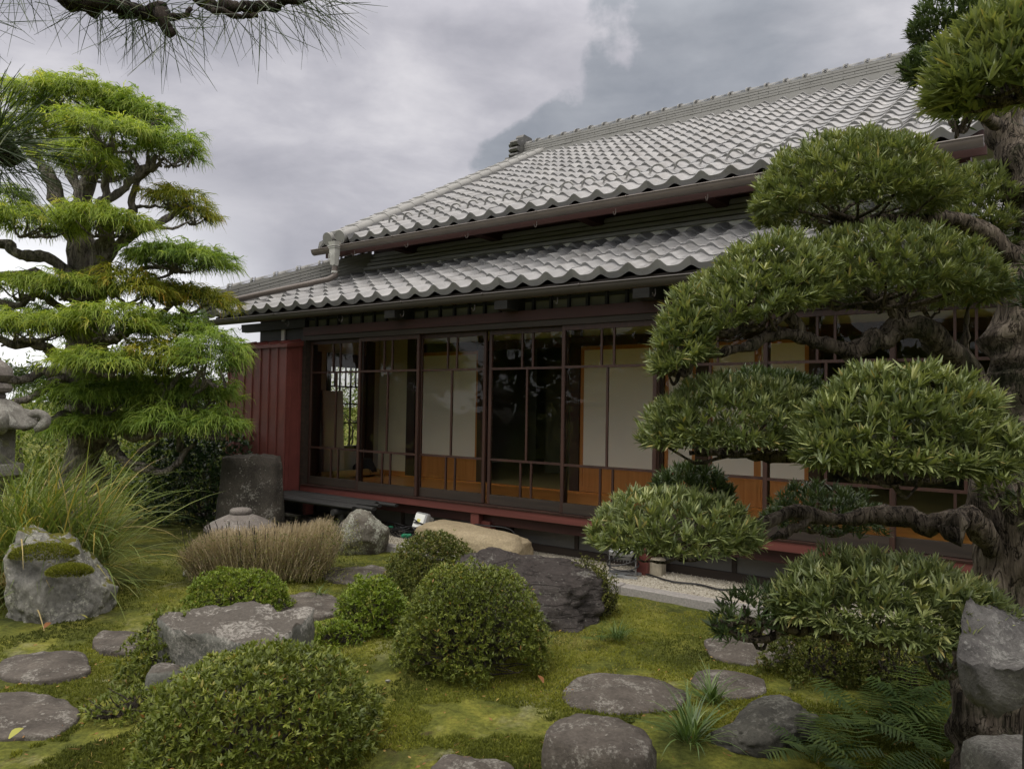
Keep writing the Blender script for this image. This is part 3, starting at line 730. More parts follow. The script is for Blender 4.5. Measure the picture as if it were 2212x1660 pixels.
# inside: floors, end wall with window, back walls, shoji
mb = MB(); mb.box(-.46, 8.6, .013, 1.56, .43, .458)
part(mb, 'veranda_floor', m_floor)
mb = MB(); mb.box(-.46, 8.6, 1.62, 5.6, .43, .468); part(mb, 'tatami_floor', m_tatami)
mb = MB(); mb.box(-.46, 8.6, 1.56, 1.62, .43, .472); part(mb, 'threshold', m_floor)
mb = MB()
mb.box(-.56, -.50, -.0, .74, .3, 2.6); mb.box(-.56, -.50, 1.30, 5.7, .3, 2.6); mb.box(-.56, -.50, .74, 1.30, .3, .86); mb.box(-.56, -.50, .74, 1.30, 1.94, 2.6)
part(mb, 'end_wall', m_whitewall)
mb = MB()
mb.box(-.54, -.47, .68, .74, .84, 2.02); mb.box(-.54, -.47, 1.30, 1.36, .84, 2.02); mb.box(-.54, -.46, .68, 1.36, .82, .865); mb.box(-.54, -.47, .68, 1.36, 1.92, 2.10)
for v in (.93, 1.12): mb.box(-.53, -.51, v - .01, v + .01, .865, 1.92)
for z in (1.17, 1.43, 1.66): mb.box(-.53, -.51, .74, 1.30, z - .01, z + .01)
for v in (.84, 1.03, 1.21): mb.box(-.53, -.51, v - .008, v + .008, 1.66, 1.92)
wf = part(mb, 'end_window', m_frame)
mb = MB(); mb.add([(-.52, .74, .865), (-.52, 1.30, .865), (-.52, 1.30, 1.92), (-.52, .74, 1.92)], [(0, 1, 2, 3)]); mb.build('window_glass', m_glass, wf)
mb = MB(); mb.box(-.50, -.455, .12, .56, .46, 2.1); mb.box(-.50, -.45, 1.37, 1.50, .46, 2.3); part(mb, 'end_wall_post', m_frame)
mb = MB(); mb.box(-.46, .105, 1.60, 1.66, .47, 2.6); part(mb, 'beige_wall', m_plaster)
mb = MB(); mb.box(-.46, .105, 1.575, 1.598, .472, .52); part(mb, 'skirting', m_floor)
for a, b in ((.108, .26), (1.345, 1.43), (2.72, 2.84), (3.80, 3.885), (4.24, 4.37), (5.365, 5.47), (6.9, 7.05)):
    mb = MB(); mb.box(a, b, 1.565, 1.69, .47, 2.6); part(mb, 'room_post', m_frame)
mb = MB(); mb.box(.26, 8.6, 1.56, 1.68, 2.135, 2.245); part(mb, 'room_lintel', m_frame)
mb = MB(); mb.box(.26, 8.6, 1.63, 1.66, 2.245, 2.6); part(mb, 'small_wall', m_plaster)
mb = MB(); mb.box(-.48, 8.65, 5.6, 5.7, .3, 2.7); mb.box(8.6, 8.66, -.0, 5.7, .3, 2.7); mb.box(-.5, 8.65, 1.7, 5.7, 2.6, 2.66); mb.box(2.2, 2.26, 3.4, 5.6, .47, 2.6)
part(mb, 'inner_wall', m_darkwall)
mb = MB(); mb.box(-.5, 8.65, .062, 1.69, 2.6, 2.66); part(mb, 'veranda_ceiling', m_whitewall)
for (a, b) in ((.30, 1.34), (2.845, 3.795), (3.89, 4.235), (4.375, 4.88), (4.87, 5.36)):
    mb = MB(); w = .038
    mb.box(a, a + w, 1.585, 1.615, .475, 2.134); mb.box(b - w, b, 1.585, 1.615, .475, 2.134); mb.box(a + w, b - w, 1.587, 1.613, .475, .535); mb.box(a + w, b - w, 1.587, 1.613, .735, .765); mb.box(a + w, b - w, 1.587, 1.613, 2.09, 2.134)
    s = part(mb, 'shoji_screen', m_panel)
    mb = MB(); mb.box(a + w, b - w, 1.594, 1.600, .535, .735); mb.build('wood_panel', m_panel, s)
    mb = MB(); mb.add([(a + w, 1.596, .765), (b - w, 1.596, .765), (b - w, 1.596, 2.09), (a + w, 1.596, 2.09)], [(0, 1, 2, 3)]); mb.build('paper', m_paper, s)
# fusuma at the back of the room
for k in range(3):
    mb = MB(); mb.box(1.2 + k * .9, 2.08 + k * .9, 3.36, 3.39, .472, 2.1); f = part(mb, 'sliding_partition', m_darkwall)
    mb = MB(); mb.box(2.08 + k * .9, 2.10 + k * .9, 3.35, 3.395, .472, 2.1); mb.build('partition_frame', m_rail, f)


# gravel, kerb
K = [hw(-1.4, -.45, .030), hw(9, -.45, .030), hw(9, .30, .030), hw(-1.4, .30, .030)]
kind(mesh_obj('gravel_strip', K, quads=[[0, 1, 2, 3]], mat=m_gravel), 'structure')
mb = MB(); u = -1.4; k = 0
while u < 9:
    L = .9 + .25 * ((k * 37) % 5) / 5
    mb.box(u, u + L - .006, -.565 + .003 * (k % 2), -.452, -.10, .045 + .002 * (k % 3), .006); u += L; k += 1
ko = mb.build('kerb', m_conc); ko.location = H0; ko.rotation_euler = (0, 0, HROT); kind(ko, 'structure')
n = 9000
uu = rng.uniform(-.3, 7.5, n); vv = rng.uniform(-.45, .22, n)
sel = (vv < .22); r = rng.uniform(.004, .0085, n)
P0 = H0 + uu[:, None] * HE + vv[:, None] * HM + np.c_[np.zeros(n), np.zeros(n), .030 + r * .4]
octa = np.array([[1, 0, 0], [-1, 0, 0], [0, 1, 0], [0, -1, 0], [0, 0, 1], [0, 0, -1]], float)
of = np.array([[0, 2, 4], [2, 1, 4], [1, 3, 4], [3, 0, 4], [2, 0, 5], [1, 2, 5], [3, 1, 5], [0, 3, 5]])
sc = rng.uniform(.6, 1.3, (n, 3)) * r[:, None]; an = rng.uniform(0, 6.28, n)
V = octa[None] * sc[:, None]; ca, sa = np.cos(an)[:, None], np.sin(an)[:, None]
V = np.stack([V[..., 0] * ca - V[..., 1] * sa, V[..., 0] * sa + V[..., 1] * ca, V[..., 2]], -1) + P0[:, None]
kind(mesh_obj('gravel', V.reshape(-1, 3), tris=(of[None] + (np.arange(n) * 6)[:, None, None]).reshape(-1, 3), mat=m_pebble, tint=np.repeat(rng.random(n), 6)), 'stuff')
# ------------------------------------------------------------------ stones
import bmesh
def ico(sub):
    bm = bmesh.new(); bmesh.ops.create_icosphere(bm, subdivisions=sub, radius=1)
    V = np.array([v.co[:] for v in bm.verts]); F = np.array([[v.index for v in f.verts] for f in bm.faces]); bm.free(); return V, F
ICO = {k: ico(k) for k in (3, 4, 5, 6)}
def rock(name, c, size, mat, rotz=0, seed=0, k=2.3, cuts=7, rough=.10, sub=5, hmin=.72, rsc=1.6, tilt=(0, 0), planes=(), parent=None, strat=0.0):
    V, F = ICO[sub]; V = V.copy()
    V = V / (np.sum(np.abs(V) ** k, 1) ** (1 / k))[:, None]
    r = np.random.default_rng(seed)
    pl = [(unit(r.normal(0, 1, 3) * np.array([1, 1, .8])), r.uniform(hmin, .96)) for _ in range(cuts)] + [(unit(np.array(d, float)), h) for d, h in planes]
    for d, h in pl:
        e = np.maximum(0, V @ d - h); V = V - e[:, None] * d[None] * .93
    n = V * (1 + rough * fbm(V, rsc, 5, seed + 40, .55) + rough * .35 * np.abs(fbm(V, rsc * 3.5, 4, seed + 50)))[:, None]
    if strat: n = n * (1 + strat * np.sign(fbm(n * np.array([1, 1, 6]), 1.3, 3, seed + 9)) * (np.abs(n[:, 2:3].T[0]) < .8))[:, None]
    n = n * np.asarray(size)
    x, y, z = n.T; z = z + tilt[0] * x + tilt[1] * y
    ca, sa = math.cos(rotz), math.sin(rotz)
    P = np.c_[x * ca - y * sa, x * sa + y * ca, z] + np.asarray(c)
    o = mesh_obj(name, P, tris=F, mat=mat, parent=parent, smooth=True); return o
def slab(name, out, thick, mat, crown=.02, rough=.012, seed=0, bulge=.04, shrink=.0, n=90, fine=18):
    """flat stone whose rim passes through the given points"""
    out = np.asarray(out, float); cl = np.vstack([out, out[:1]])
    S = spline(np.vstack([out[-1:], cl, out[1:2]]), 12)[12:-12]
    d = np.r_[0, np.cumsum(np.linalg.norm(np.diff(S, axis=0), axis=1))]; q = np.linspace(0, d[-1], n, endpoint=False)
    R = np.c_[[np.interp(q, d, S[:, i]) for i in range(3)]].T
    c = R.mean(0); rings = []
    for u in (.08, .2, .34, .48, .62, .75, .86, .94, 1.0):
        P = c + (R - c) * u; P[:, 2] += crown * (1 - u * u); rings.append(P)
    for f in (.12, .3, .52, .76, 1.0):
        o = math.sin(f * math.pi * .8) * bulge - shrink * f
        P = R.copy(); dirs = R - c; dirs[:, 2] = 0; P += unit(dirs) * o; P[:, 2] -= thick * f; rings.append(P)
    V = np.concatenate([c[None] + np.array([[0, 0, crown]])] + rings)
    m = len(rings); F4 = []; F3 = [(0, 1 + i, 1 + (i + 1) % n) for i in range(n)]
    for r in range(m - 1):
        a = 1 + r * n; i = np.arange(n); j = (i + 1) % n
        F4.append(np.stack([a + i, a + n + i, a + n + j, a + j], -1))
    nse = fbm(V, 9, 4, seed + 3); dirs = V - c; dirs = unit(dirs + np.array([0, 0, .02]))
    V = V + dirs * (nse * rough)[:, None]; V[:, 2] += rough * .8 * fbm(V, 14, 4, seed + 8)
    return mesh_obj(name, V, quads=np.concatenate(F4), tris=F3, mat=mat, smooth=True)
def ell(cx, cy, a, b, z, rot=0, seed=0, k=12):
    r = np.random.default_rng(seed); out = []
    for i in range(k):
        th = 2 * math.pi * i / k; s = 1 + r.normal(0, .055)
        out.append(G(cx + s * (a * math.cos(th) * math.cos(rot) - b * math.sin(th) * math.sin(rot)), cy + s * (a * math.cos(th) * math.sin(rot) + b * math.sin(th) * math.cos(rot)), z))
    return out[::-1]
STEP = 'stepping stones set in the moss'
for cx, cy, a, b, z, rot, cr, lab in [
    (1348, 1497, 126, 44, .035, .03, .030, 'broad grey brown stepping stone in front of the large rounded azalea'),
    (1576, 1476, 82, 30, .030, .12, .022, 'small flat stepping stone right of the broad grey brown one'),
    (1622, 1400, 100, 31, .035, .02, .025, 'dark oval stepping stone under the drooping tip of the lowest foliage pad'),
    (1690, 1346, 62, 26, .03, 0, .02, 'half hidden stepping stone behind the lowest podocarpus twigs nearest the kerb'),
    (1018, 1662, 92, 30, .03, 0, .02, 'stepping stone cut off by the bottom edge in the mid foreground'),
    (96, 1437, 100, 32, .03, -.06, .025, 'pale speckled stepping stone at the left in front of the mossy boulder'),
    (258, 1384, 58, 26, .03, .0, .015, 'lichen dotted stepping stone left of the low azalea beside the flat rock'),
    (50, 1543, 116, 52, .03, .0, .02, 'large round stepping stone with yellow lichen at the left bottom corner'),
    (662, 1306, 78, 28, .025, -.05, .012, 'flat brown stepping stone just behind the big flat topped rock'),
    (772, 1240, 76, 19, .025, -.03, .012, 'dark brown stepping stone left of the farther azalea dome')]:
    tag(slab('stepping_stone', ell(cx, cy, a, b, z * .12, rot, int(cx)), .09, m_rockstep, cr * 1.15, .010, int(cy), .006), lab, 'stepping stone', STEP)
# raised block at the bottom
o = slab('raised_stone', [G(x, y, .17) for x, y in [(1188, 1572), (1215, 1548), (1270, 1541), (1330, 1545), (1385, 1572), (1408, 1592), (1398, 1625), (1350, 1634), (1290, 1618), (1225, 1606), (1190, 1592)]][::-1], .22, m_rockstep, .025, .016, 21, .022)
tag(o, 'thick rounded brown grey stone standing proud of the moss at the bottom centre', 'rock')
# flat topped rock
zt = .30
out = [G(338, 1332, zt), G(365, 1322, zt), G(430, 1312, zt), G(520, 1302, zt), G(570, 1303, zt + .02), G(612, 1318, zt), G(675, 1312, zt + .015), G(672, 1330, zt), G(630, 1362, zt - .01), G(585, 1392, zt - .015), G(545, 1398, zt - .015), G(500, 1384, zt - .01), G(455, 1370, zt - .005), G(400, 1362, zt), G(352, 1345, zt)]
o = slab('flat_rock', out[::-1], .36, m_rockflat, .012, .020, 5, .0, .012, 130)
tag(o, 'large flat topped grey rock with pale lichen and an undercut front face', 'rock')
p = G(345, 1518, 0); tag(rock('small_rock', p + [0, .05, .05], (.085, .08, .11), m_rockflat, .3, 8, 3.5, 5, .06, 4), 'small squarish rock at the foot of the flat topped rock', 'rock')
# mossy boulder
p = G(116, 1325, 0)
bo = rock('mossy_boulder', p + [0, .08, .15], (.29, .27, .40), m_rockblue, .2, 13, 3.1, 7, .16, 6, .76, 1.7, (-.18, 0), planes=[((0, 0, 1), .82), ((.6, -.3, .75), .80)])
tag(bo, 'blue grey boulder with yellow green moss cushions on top at the left', 'boulder')
# dark layered rock
p = G(1140, 1345, 0)
tag(rock('layered_rock', p + [.02, .22, .06], (.56, .40, .36), m_rockdark, -.12, 23, 2.8, 9, .11, 6, .70, 1.5, (-.12, 0), planes=[((.15, -.2, 1), .78), ((.85, -.5, .3), .80)], strat=.02), 'wide dark layered rock behind the largest azalea dome', 'rock')
p = G(775, 1192, 0)
tag(rock('lichened_rock', p + [0, .05, .13], (.26, .24, .27), m_rocklich, .5, 31, 2.3, 8, .09, 5, .74), 'rounded brown rock with green grey lichen at the right end of the dry hedge', 'rock')
p = G(1655, 1592, 0)
tag(rock('lichen_spotted_rock', p + [0, .04, .02], (.235, .17, .085), m_rocklow, .4, 37, 2.4, 10, .16, 5, .62, 1.9, (.12, 0)), 'low dark rock with white lichen spots among ferns and mondo grass', 'rock')
tag(slab('standing_stone', [np.array([-2.79 + x, 8.0 + y, .845 + .02 * x]) for x, y in ((-.27, -.05), (-.25, -.15), (-.12, -.21), (.08, -.22), (.22, -.19), (.285, -.10), (.29, .06), (.2, .17), (0, .21), (-.18, .18), (-.26, .08))], .92, m_rockpillar, .012, .022, 43, .018, -.055), 'tall dark squared standing stone in front of the red shutter box', 'standing stone')
c = hw(2.73, -.21, .10)
o = rock('shoe_stone', (0, 0, 0), (.60, .27, .175), m_rocktan, 0, 47, 4.2, 4, .055, 5, .88, 1.5, (-.03, 0)); o.location = c; o.rotation_euler = (0, 0, HROT + .05)
tag(o, 'long smooth tan stone step below the red veranda post', 'stone step')
for x, y, s, lab in ((765, 1476, .014, 'small pale pebble on the moss left of the largest azalea dome'), (838, 1470, .010, 'tiny white pebble in the moss near the foot of the largest azalea dome'), (415, 1238, .05, 'small half buried stone at the left foot of the dry hedge'), (835, 1184, .035, 'little pale stone against the kerb beside the lichened rock')):
    tag(rock('small_stone', G(x, y, s * .3), (s * 1.4, s, s * .7), m_rocklich, .4, int(x), 2.4, 5, .1, 3), lab, 'stone')
# rough stone roof of a lantern close to the camera, right edge
out = [A(2078, 1428, 1.93), A(2108, 1440, 1.86), A(2160, 1442, 1.80), A(2215, 1428, 1.78), A(2290, 1405, 1.78), A(2380, 1390, 1.8), A(2480, 1375, 1.9), A(2500, 1330, 2.1), A(2400, 1268, 2.25), A(2300, 1285, 2.25), A(2210, 1312, 2.2), A(2160, 1310, 2.14), A(2130, 1304, 2.10), A(2106, 1318, 2.06), A(2092, 1350, 2.03), A(2084, 1395, 1.98)]
lt = thing('stone_lantern', 'rough grey stone lantern cut off by the right edge of the foreground', 'lantern', A(2290, 1500, 1.95) * np.array([1, 1, 0]))
def reparent(o, r):
    o.parent = r; o.matrix_parent_inverse = r.matrix_basis.inverted(); return o
o = slab('lantern_roof', out, .115, m_rockgrey, -.06, .034, 61, .022, .05, 120); o.name = 'lantern_roof'; reparent(o, lt)
p = A(2300, 1500, 1.95)
o = rock('shaft', np.array([p[0], p[1], .30]), (.075, .075, .42), m_rockgrey, 0, 62, 5, 3, .05, 4); reparent(o, lt)
p = A(2205, 1640, 2.35)
tag(rock('granite_block', np.array([p[0] + .02, p[1] + .05, .14]), (.125, .11, .225), m_lantern, .1, 66, 9, 2, .02, 4, .93), 'pale squared granite block in the bottom right corner', 'stone block')

# ------------------------------------------------------------------ lanterns
c = A(-24, 1000, 6.0)
L1 = thing('stone_lantern', 'tall weathered granite lantern with curled roof corners behind the silver grass', 'lantern', (c[0], c[1], .13)); L1.scale = (.88, .88, .88)
mb = MB(); mb.lathe([(.30, -.22), (.30, .10), (.24, .16), (.16, .18)], n=6, ang=.3); mb.build('base', m_lantern, L1)
mb = MB(); mb.lathe([(.125, .18), (.115, .4), (.13, .42), (.13, .46), (.115, .48), (.12, .66)], n=20); mb.build('shaft', m_lantern, L1, True)
mb = MB(); mb.lathe([(.14, .66), (.24, .75), (.285, .77), (.285, .865), (.25, .875)], n=6, ang=.3); mb.build('platform', m_lantern, L1)
mb = MB(); mb.lathe([(.205, .876), (.205, 1.19)], n=6, ang=.3)
fb = mb.build('fire_box', m_lantern, L1)
for k in range(6):
    mb = MB(); th = .3 + math.pi / 6 + k * math.pi / 3; d = np.array([math.cos(th), math.sin(th), 0])
    mb.tube([np.array([0, 0, 1.06]) + d * .168, np.array([0, 0, 1.06]) + d * .1795], .035, 14); mb.build('fire_opening', m_darkwall, fb)
def kasa():
    n = 96; V = []; prof_ = [(.10, 1.47), (.16, 1.46), (.24, 1.40), (.31, 1.31), (.365, 1.245), (.385, 1.215), (.375, 1.19), (.20, 1.192)]
    for r, z in prof_:
        for k in range(n):
            th = 2 * math.pi * k / n; cst = abs(math.cos(3 * (th - .3))) ** 6
            rr = r * (.93 + .10 * cst * (r / .385)); V.append((rr * math.cos(th), rr * math.sin(th), z + .035 * cst * (r / .385) ** 4))
    V = np.array(V); K = len(prof_)
    V += unit(V - [0, 0, 1.2]) * (.012 * fbm(V, 14, 4, 3))[:, None]
    q = [(k * n + i, k * n + (i + 1) % n, k * n + n + (i + 1) % n, k * n + n + i) for k in range(K - 1) for i in range(n)]
    return mesh_obj('lantern_roof', V, quads=q, mat=m_lantern, parent=L1, smooth=True)
kr = kasa()
for k in range(6):
    th = .3 + k * math.pi / 3; d = np.array([math.cos(th), math.sin(th), 0]); s = np.array([-d[1], d[0], 0])
    pts = [d * (.36 + .085 * math.cos(a) * (1 - a / 16)) + np.array([0, 0, 1.275 + .068 * math.sin(a) * (1 - a / 16)]) for a in np.linspace(-1.6, 5.0, 16)]
    mb = MB(); mb.tube(pts, np.linspace(.050, .030, 16), 10, True, .1); mb.build('curled_corner', m_lantern, kr, True)
mb = MB(); mb.lathe([(.10, 1.46), (.115, 1.485), (.105, 1.515), (.15, 1.53), (.165, 1.565), (.15, 1.60), (.10, 1.615), (.13, 1.63), (.165, 1.68), (.155, 1.75), (.10, 1.80), (.03, 1.85), (.01, 1.87)], n=28); mb.build('finial', m_lantern2, L1, True)

c = A(519, 1140, 6.9)
L2 = thing('low_stone_lantern', 'low broad roofed stone lantern peeping over the dry hedge', 'lantern', (c[0], c[1], 0))
mb = MB(); mb.lathe([(.29, .235), (.315, .255), (.31, .28), (.26, .315), (.18, .355), (.11, .385), (.085, .39)], n=36); mb.build('lantern_roof', m_lantern2, L2, True)
mb = MB(); mb.lathe([(.085, .385), (.098, .40), (.098, .425), (.085, .44), (.03, .45)], n=28); mb.build('finial', m_lantern2, L2, True)
mb = MB(); mb.lathe([(.17, .10), (.17, .236)], n=6); mb.build('fire_box', m_lantern, L2)
mb = MB(); mb.lathe([(.24, -.03), (.26, .06), (.23, .10)], n=24); mb.build('base', m_lantern, L2, True)

# ------------------------------------------------------------------ bench, lamps, cables, things in the veranda
B = thing('plank_bench', 'low weathered black plank bench with ragged ends before the glass doors', 'bench', hw(.5, -.35, 0), HROT)
for k in range(6):
    v = -.27 + k * .094; L = (1.02, 1.22, .86, 1.10, .95, 1.15)[k]; s = np.linspace(-1.25, L, 14)
    mb = MB(); z = .372 + .004 * math.sin(k * 2.1)
    P = np.c_[s, v + .004 * np.sin(s * 3 + k), z + .006 * np.sin(s * 2.3 + k * 1.7)]
    mb.tube(P, np.r_[np.full(12, .047), .043, .034] * 1.0, 10, True, .07); o = mb.build('plank', m_black, B, True)
    o.scale = (1, 1, .5); o.location = (0, 0, z * .5 + .004)
for u in (-.9, .78):
    mb = MB(); mb.tube([(u, -.34, .315), (u + .01, .02, .318), (u, .24, .315)], .033, 10, True, .06); o = mb.build('cross_log', m_black, B, True)
    for v in (-.22, .2):
        mb = MB(); mb.tube([(u, v, -.02), (u, v, .29)], .035, 10, True, .06); mb.build('leg', m_black, B, True)

def flood(name, label, u, v, rz, tiltx, group):
    r = thing(name, label, 'floodlight', hw(u, v, .032), HROT + rz, group); r.scale = (1.4, 1.4, 1.4)
    mb = MB(); mb.box(-.072, .072, -.028, .012, -.062, .062, .008); mb.box(-.055, .055, .012, .045, -.048, .048, .006)
    for k in range(6): mb.box(-.05 + k * .0185, -.045 + k * .0185, .045, .058, -.046, .046)
    h = mb.build('lamp_head', m_metal, r); h.location = (0, 0, .155); h.rotation_euler = (tiltx, 0, 0)
    mb = MB(); mb.box(-.060, .060, -.0315, -.0285, -.050, .050); l = mb.build('lens', m_lamp, h)
    mb = MB(); mb.box(-.02, .02, -.034, -.0318, -.02, .012); mb.build('led_chip', m_led, h)
    mb = MB(); mb.box(-.082, -.076, -.012, .012, .015, .165); mb.box(.076, .082, -.012, .012, .015, .165); mb.box(-.082, .082, -.012, .012, .012, .018); mb.box(-.10, .10, -.07, -.05, .0, .014); mb.box(-.10, .10, .05, .07, .0, .014); mb.box(-.02, .02, -.07, .07, .0, .013)
    mb.build('bracket', m_metal, r)
    mb = MB(); rr = np.random.default_rng(int(u * 10))
    for k in range(5):
        z = .07 + .018 * k; a = np.linspace(0, 2 * np.pi, 25)
        mb.tube(np.c_[.095 * np.cos(a), .05 * np.sin(a) + .005, z + .03 * np.sin(a + k)], .0045, 6, False)
    mb.build('wrapped_cable', m_cable, r, True); return r
flood('floodlight', 'small grey floodlight with shining lens facing out beside the tan stone step', *hg(911, 1173, .032), -.25, -.35, 'floodlights under the veranda')
flood('floodlight', 'grey floodlight turned back on its bracket next to the red post with stone footing', *hg(1345, 1243, .032), .25, -1.15, 'floodlights under the veranda')
co = thing('cable_coil', 'heap of coiled black cable with green plugs on the gravel left of a floodlight', 'cable', hw(*hg(868, 1156, .035), .035), HROT)
mb = MB()
for k in range(9):
    a = np.linspace(0, 2 * np.pi, 40); r1 = rng.uniform(.09, .15); cx, cy = rng.normal(0, .02, 2)
    mb.tube(np.c_[cx + r1 * 1.15 * np.cos(a), cy + r1 * .7 * np.sin(a), .012 + k * .011 + .018 * np.sin(2 * a + k)], .0062, 6, False)
mb.build('coiled_cable', m_cable, co, True)
for q in ((-.17, -.03, .06), (.12, -.11, .02), (.16, -.09, .02)):
    mb = MB(); mb.tube([q, (q[0] + .02, q[1], q[2] + .012), (q[0] + .055, q[1] + .01, q[2] + .02)], [.022, .020, .012], 10); mb.build('plug', m_greenplug, co, True)
pts = [hw(1.5, -.06, .06), hw(1.9, .02, .20), hw(2.3, .05, .26), hw(2.7, -.05, .265), hw(3.0, .02, .25), hw(3.12, .06, .12), hw(3.2, .1, .05)] + [G(x, y, .045) for x, y in ((1160, 1172), (1215, 1188), (1290, 1203), (1330, 1213))]
mb = MB(); mb.tube(spline(pts, 8), .008, 8); tag(mb.build('power_cable', m_cable, None, True), 'thin black cable running behind the tan stone step to the second floodlight', 'cable')
pts = [G(x, y, .045) for x, y in ((1362, 1232), (1380, 1236), (1400, 1240), (1450, 1255), (1510, 1262), (1560, 1273), (1640, 1272), (1700, 1290))]
mb = MB(); mb.tube(spline(pts, 8), .008, 8); tag(mb.build('power_cable', m_cable, None, True), 'black cable lying along the white gravel past the stone footing', 'cable')
# inside
b = thing('bamboo_gutter', 'split bamboo tube tied with cord lying on the veranda floor', 'bamboo tube', hw(-.12, .75, .46), HROT)
(u0_, v0_), (u1_, v1_) = hg(690, 1030, .50), hg(815, 1021, .50)
a0 = np.array([u0_ + .12, v0_ - .75, .05]); a1 = np.array([u1_ + .12, v1_ - .75, .05])
mb = MB(); th = np.linspace(-.5, np.pi + .5, 15); d = unit(a1 - a0); s = unit(np.cross([0, 0, 1], d))
V = [p + s * (r * math.cos(q)) + np.array([0, 0, r * math.sin(q)]) for p in (a0, a1) for r in (.055, .045) for q in th]
mb.add(V, [(i, i + 1, 31 + i, 30 + i) for i in range(14)] + [(15 + i, 45 + i, 46 + i, 16 + i) for i in range(14)] + [(i, 15 + i, 16 + i, i + 1) for i in range(14)] + [(30 + i, 31 + i, 46 + i, 45 + i) for i in range(14)])
mb.build('tube', m_bamboo, b, True)
mb = MB()
for f in (.18, .82):
    a = np.linspace(0, 2 * np.pi, 17); mb.tube([a0 + (a1 - a0) * f + s * .058 * math.cos(q) + np.array([0, 0, .058 * math.sin(q)]) for q in a], .004, 6, False)
mb.build('cord', m_cable, b, True)
mb = MB(); mb.box(-.02, .02, -.17, .17, 0, 1.12); o = mb.build('leaning_board', m_board); o.location = hw(-.36, .72, .475); o.rotation_euler = (0, -.06, HROT)
tag(o, 'pale grey board leaning against the end wall inside the left glass door', 'board')
u_, v_ = hg(672, 1012, .46)
bag = rock('black_bag', (0, 0, 0), (.17, .13, .12), m_bag, 0, 71, 3, 6, .08, 4); bag.location = hw(-.30, 1.22, .58); bag.rotation_euler = (0, 0, HROT)
tag(bag, 'black bag on the veranda floor behind the bamboo tube', 'bag')
# fallen leaves
for x, y, tn, lab in ((35, 1583, 1.0, 'yellow fallen leaf on the round stepping stone at the left bottom corner'), (1168, 1466, .1, 'orange brown fallen leaf right of the largest azalea dome'), (103, 1350, .05, 'reddish fallen leaf at the foot of the mossy boulder'), (178, 1331, .95, 'yellow green fallen leaf upright in the moss right of the mossy boulder')):
    p = G(x, y, .035); u = np.linspace(0, 1, 6)
    wd = np.interp(u, [0, .35, .7, 1], [.006, .03, .024, .002]); a = rng.uniform(0, 3)
    path = p + np.outer(u - .5, np.array([math.cos(a), math.sin(a), .15])) * .075 + np.outer(np.sin(u * 3.1), [0, 0, .012])
    o = ribbons('fallen_leaf', path[None], np.array([[-math.sin(a), math.cos(a), .3]]), wd[None], np.array([tn]), m_dead); tag(o, lab, 'leaf', 'fallen leaves')
# ------------------------------------------------------------------ vegetation helpers
def dome_pts(n, lowcut=-.2, up=1.0):
    """directions over a sphere, mostly the upper side"""
    z = rng.uniform(lowcut, 1, n); a = rng.uniform(0, 2 * np.pi, n); r = np.sqrt(1 - z * z)
    return np.c_[r * np.cos(a), r * np.sin(a), z]
def cone_dirs(axis, lo, hi):
    """random directions lo..hi degrees off each axis"""
    n = len(axis); a = rng.uniform(0, 2 * np.pi, n); t_ = np.radians(rng.uniform(lo, hi, n))
    h = unit(np.cross(axis, rng.normal(0, 1, (n, 3)))); k = np.cross(axis, h)
    return axis * np.cos(t_)[:, None] + (h * np.cos(a)[:, None] + k * np.sin(a)[:, None]) * np.sin(t_)[:, None]
def rep(a, k): return np.repeat(a, k, axis=0)

class Pad:
    """a clipped cushion: half width rx, half depth ry, top and underside heights"""
    def __init__(s, c, rx, ry, hu, hd, tilt=0.0, seed=0, lump=.10, lsc=2.2, pw=2.0):
        s.c = np.asarray(c, float); s.rx, s.ry, s.hu, s.hd, s.tilt, s.seed, s.lump, s.lsc, s.pw = rx, ry, hu, hd, tilt, seed, lump, lsc, pw
    def at(s, D, f=1.0):
        h = np.where(D[:, 2] > 0, s.hu, s.hd)
        k = (np.abs(D[:, 0]) ** s.pw + np.abs(D[:, 1]) ** s.pw + np.abs(D[:, 2]) ** s.pw) ** (-1 / s.pw)
        r = (1 + s.lump * fbm(D * s.lsc, 1, 3, s.seed)) * f * k
        P = np.c_[D[:, 0] * s.rx * r, D[:, 1] * s.ry * r, D[:, 2] * h * r]
        P[:, 2] += s.tilt * P[:, 0]
        N = unit(np.c_[D[:, 0] / s.rx, D[:, 1] / s.ry, D[:, 2] / h])
        return P + s.c, N
    def area(s): return 2 * np.pi * ((s.rx * s.ry) ** 1.6 / 3 + (s.rx * s.hu) ** 1.6 / 3 + (s.ry * s.hu) ** 1.6 / 3) ** (1 / 1.6) * 1.05

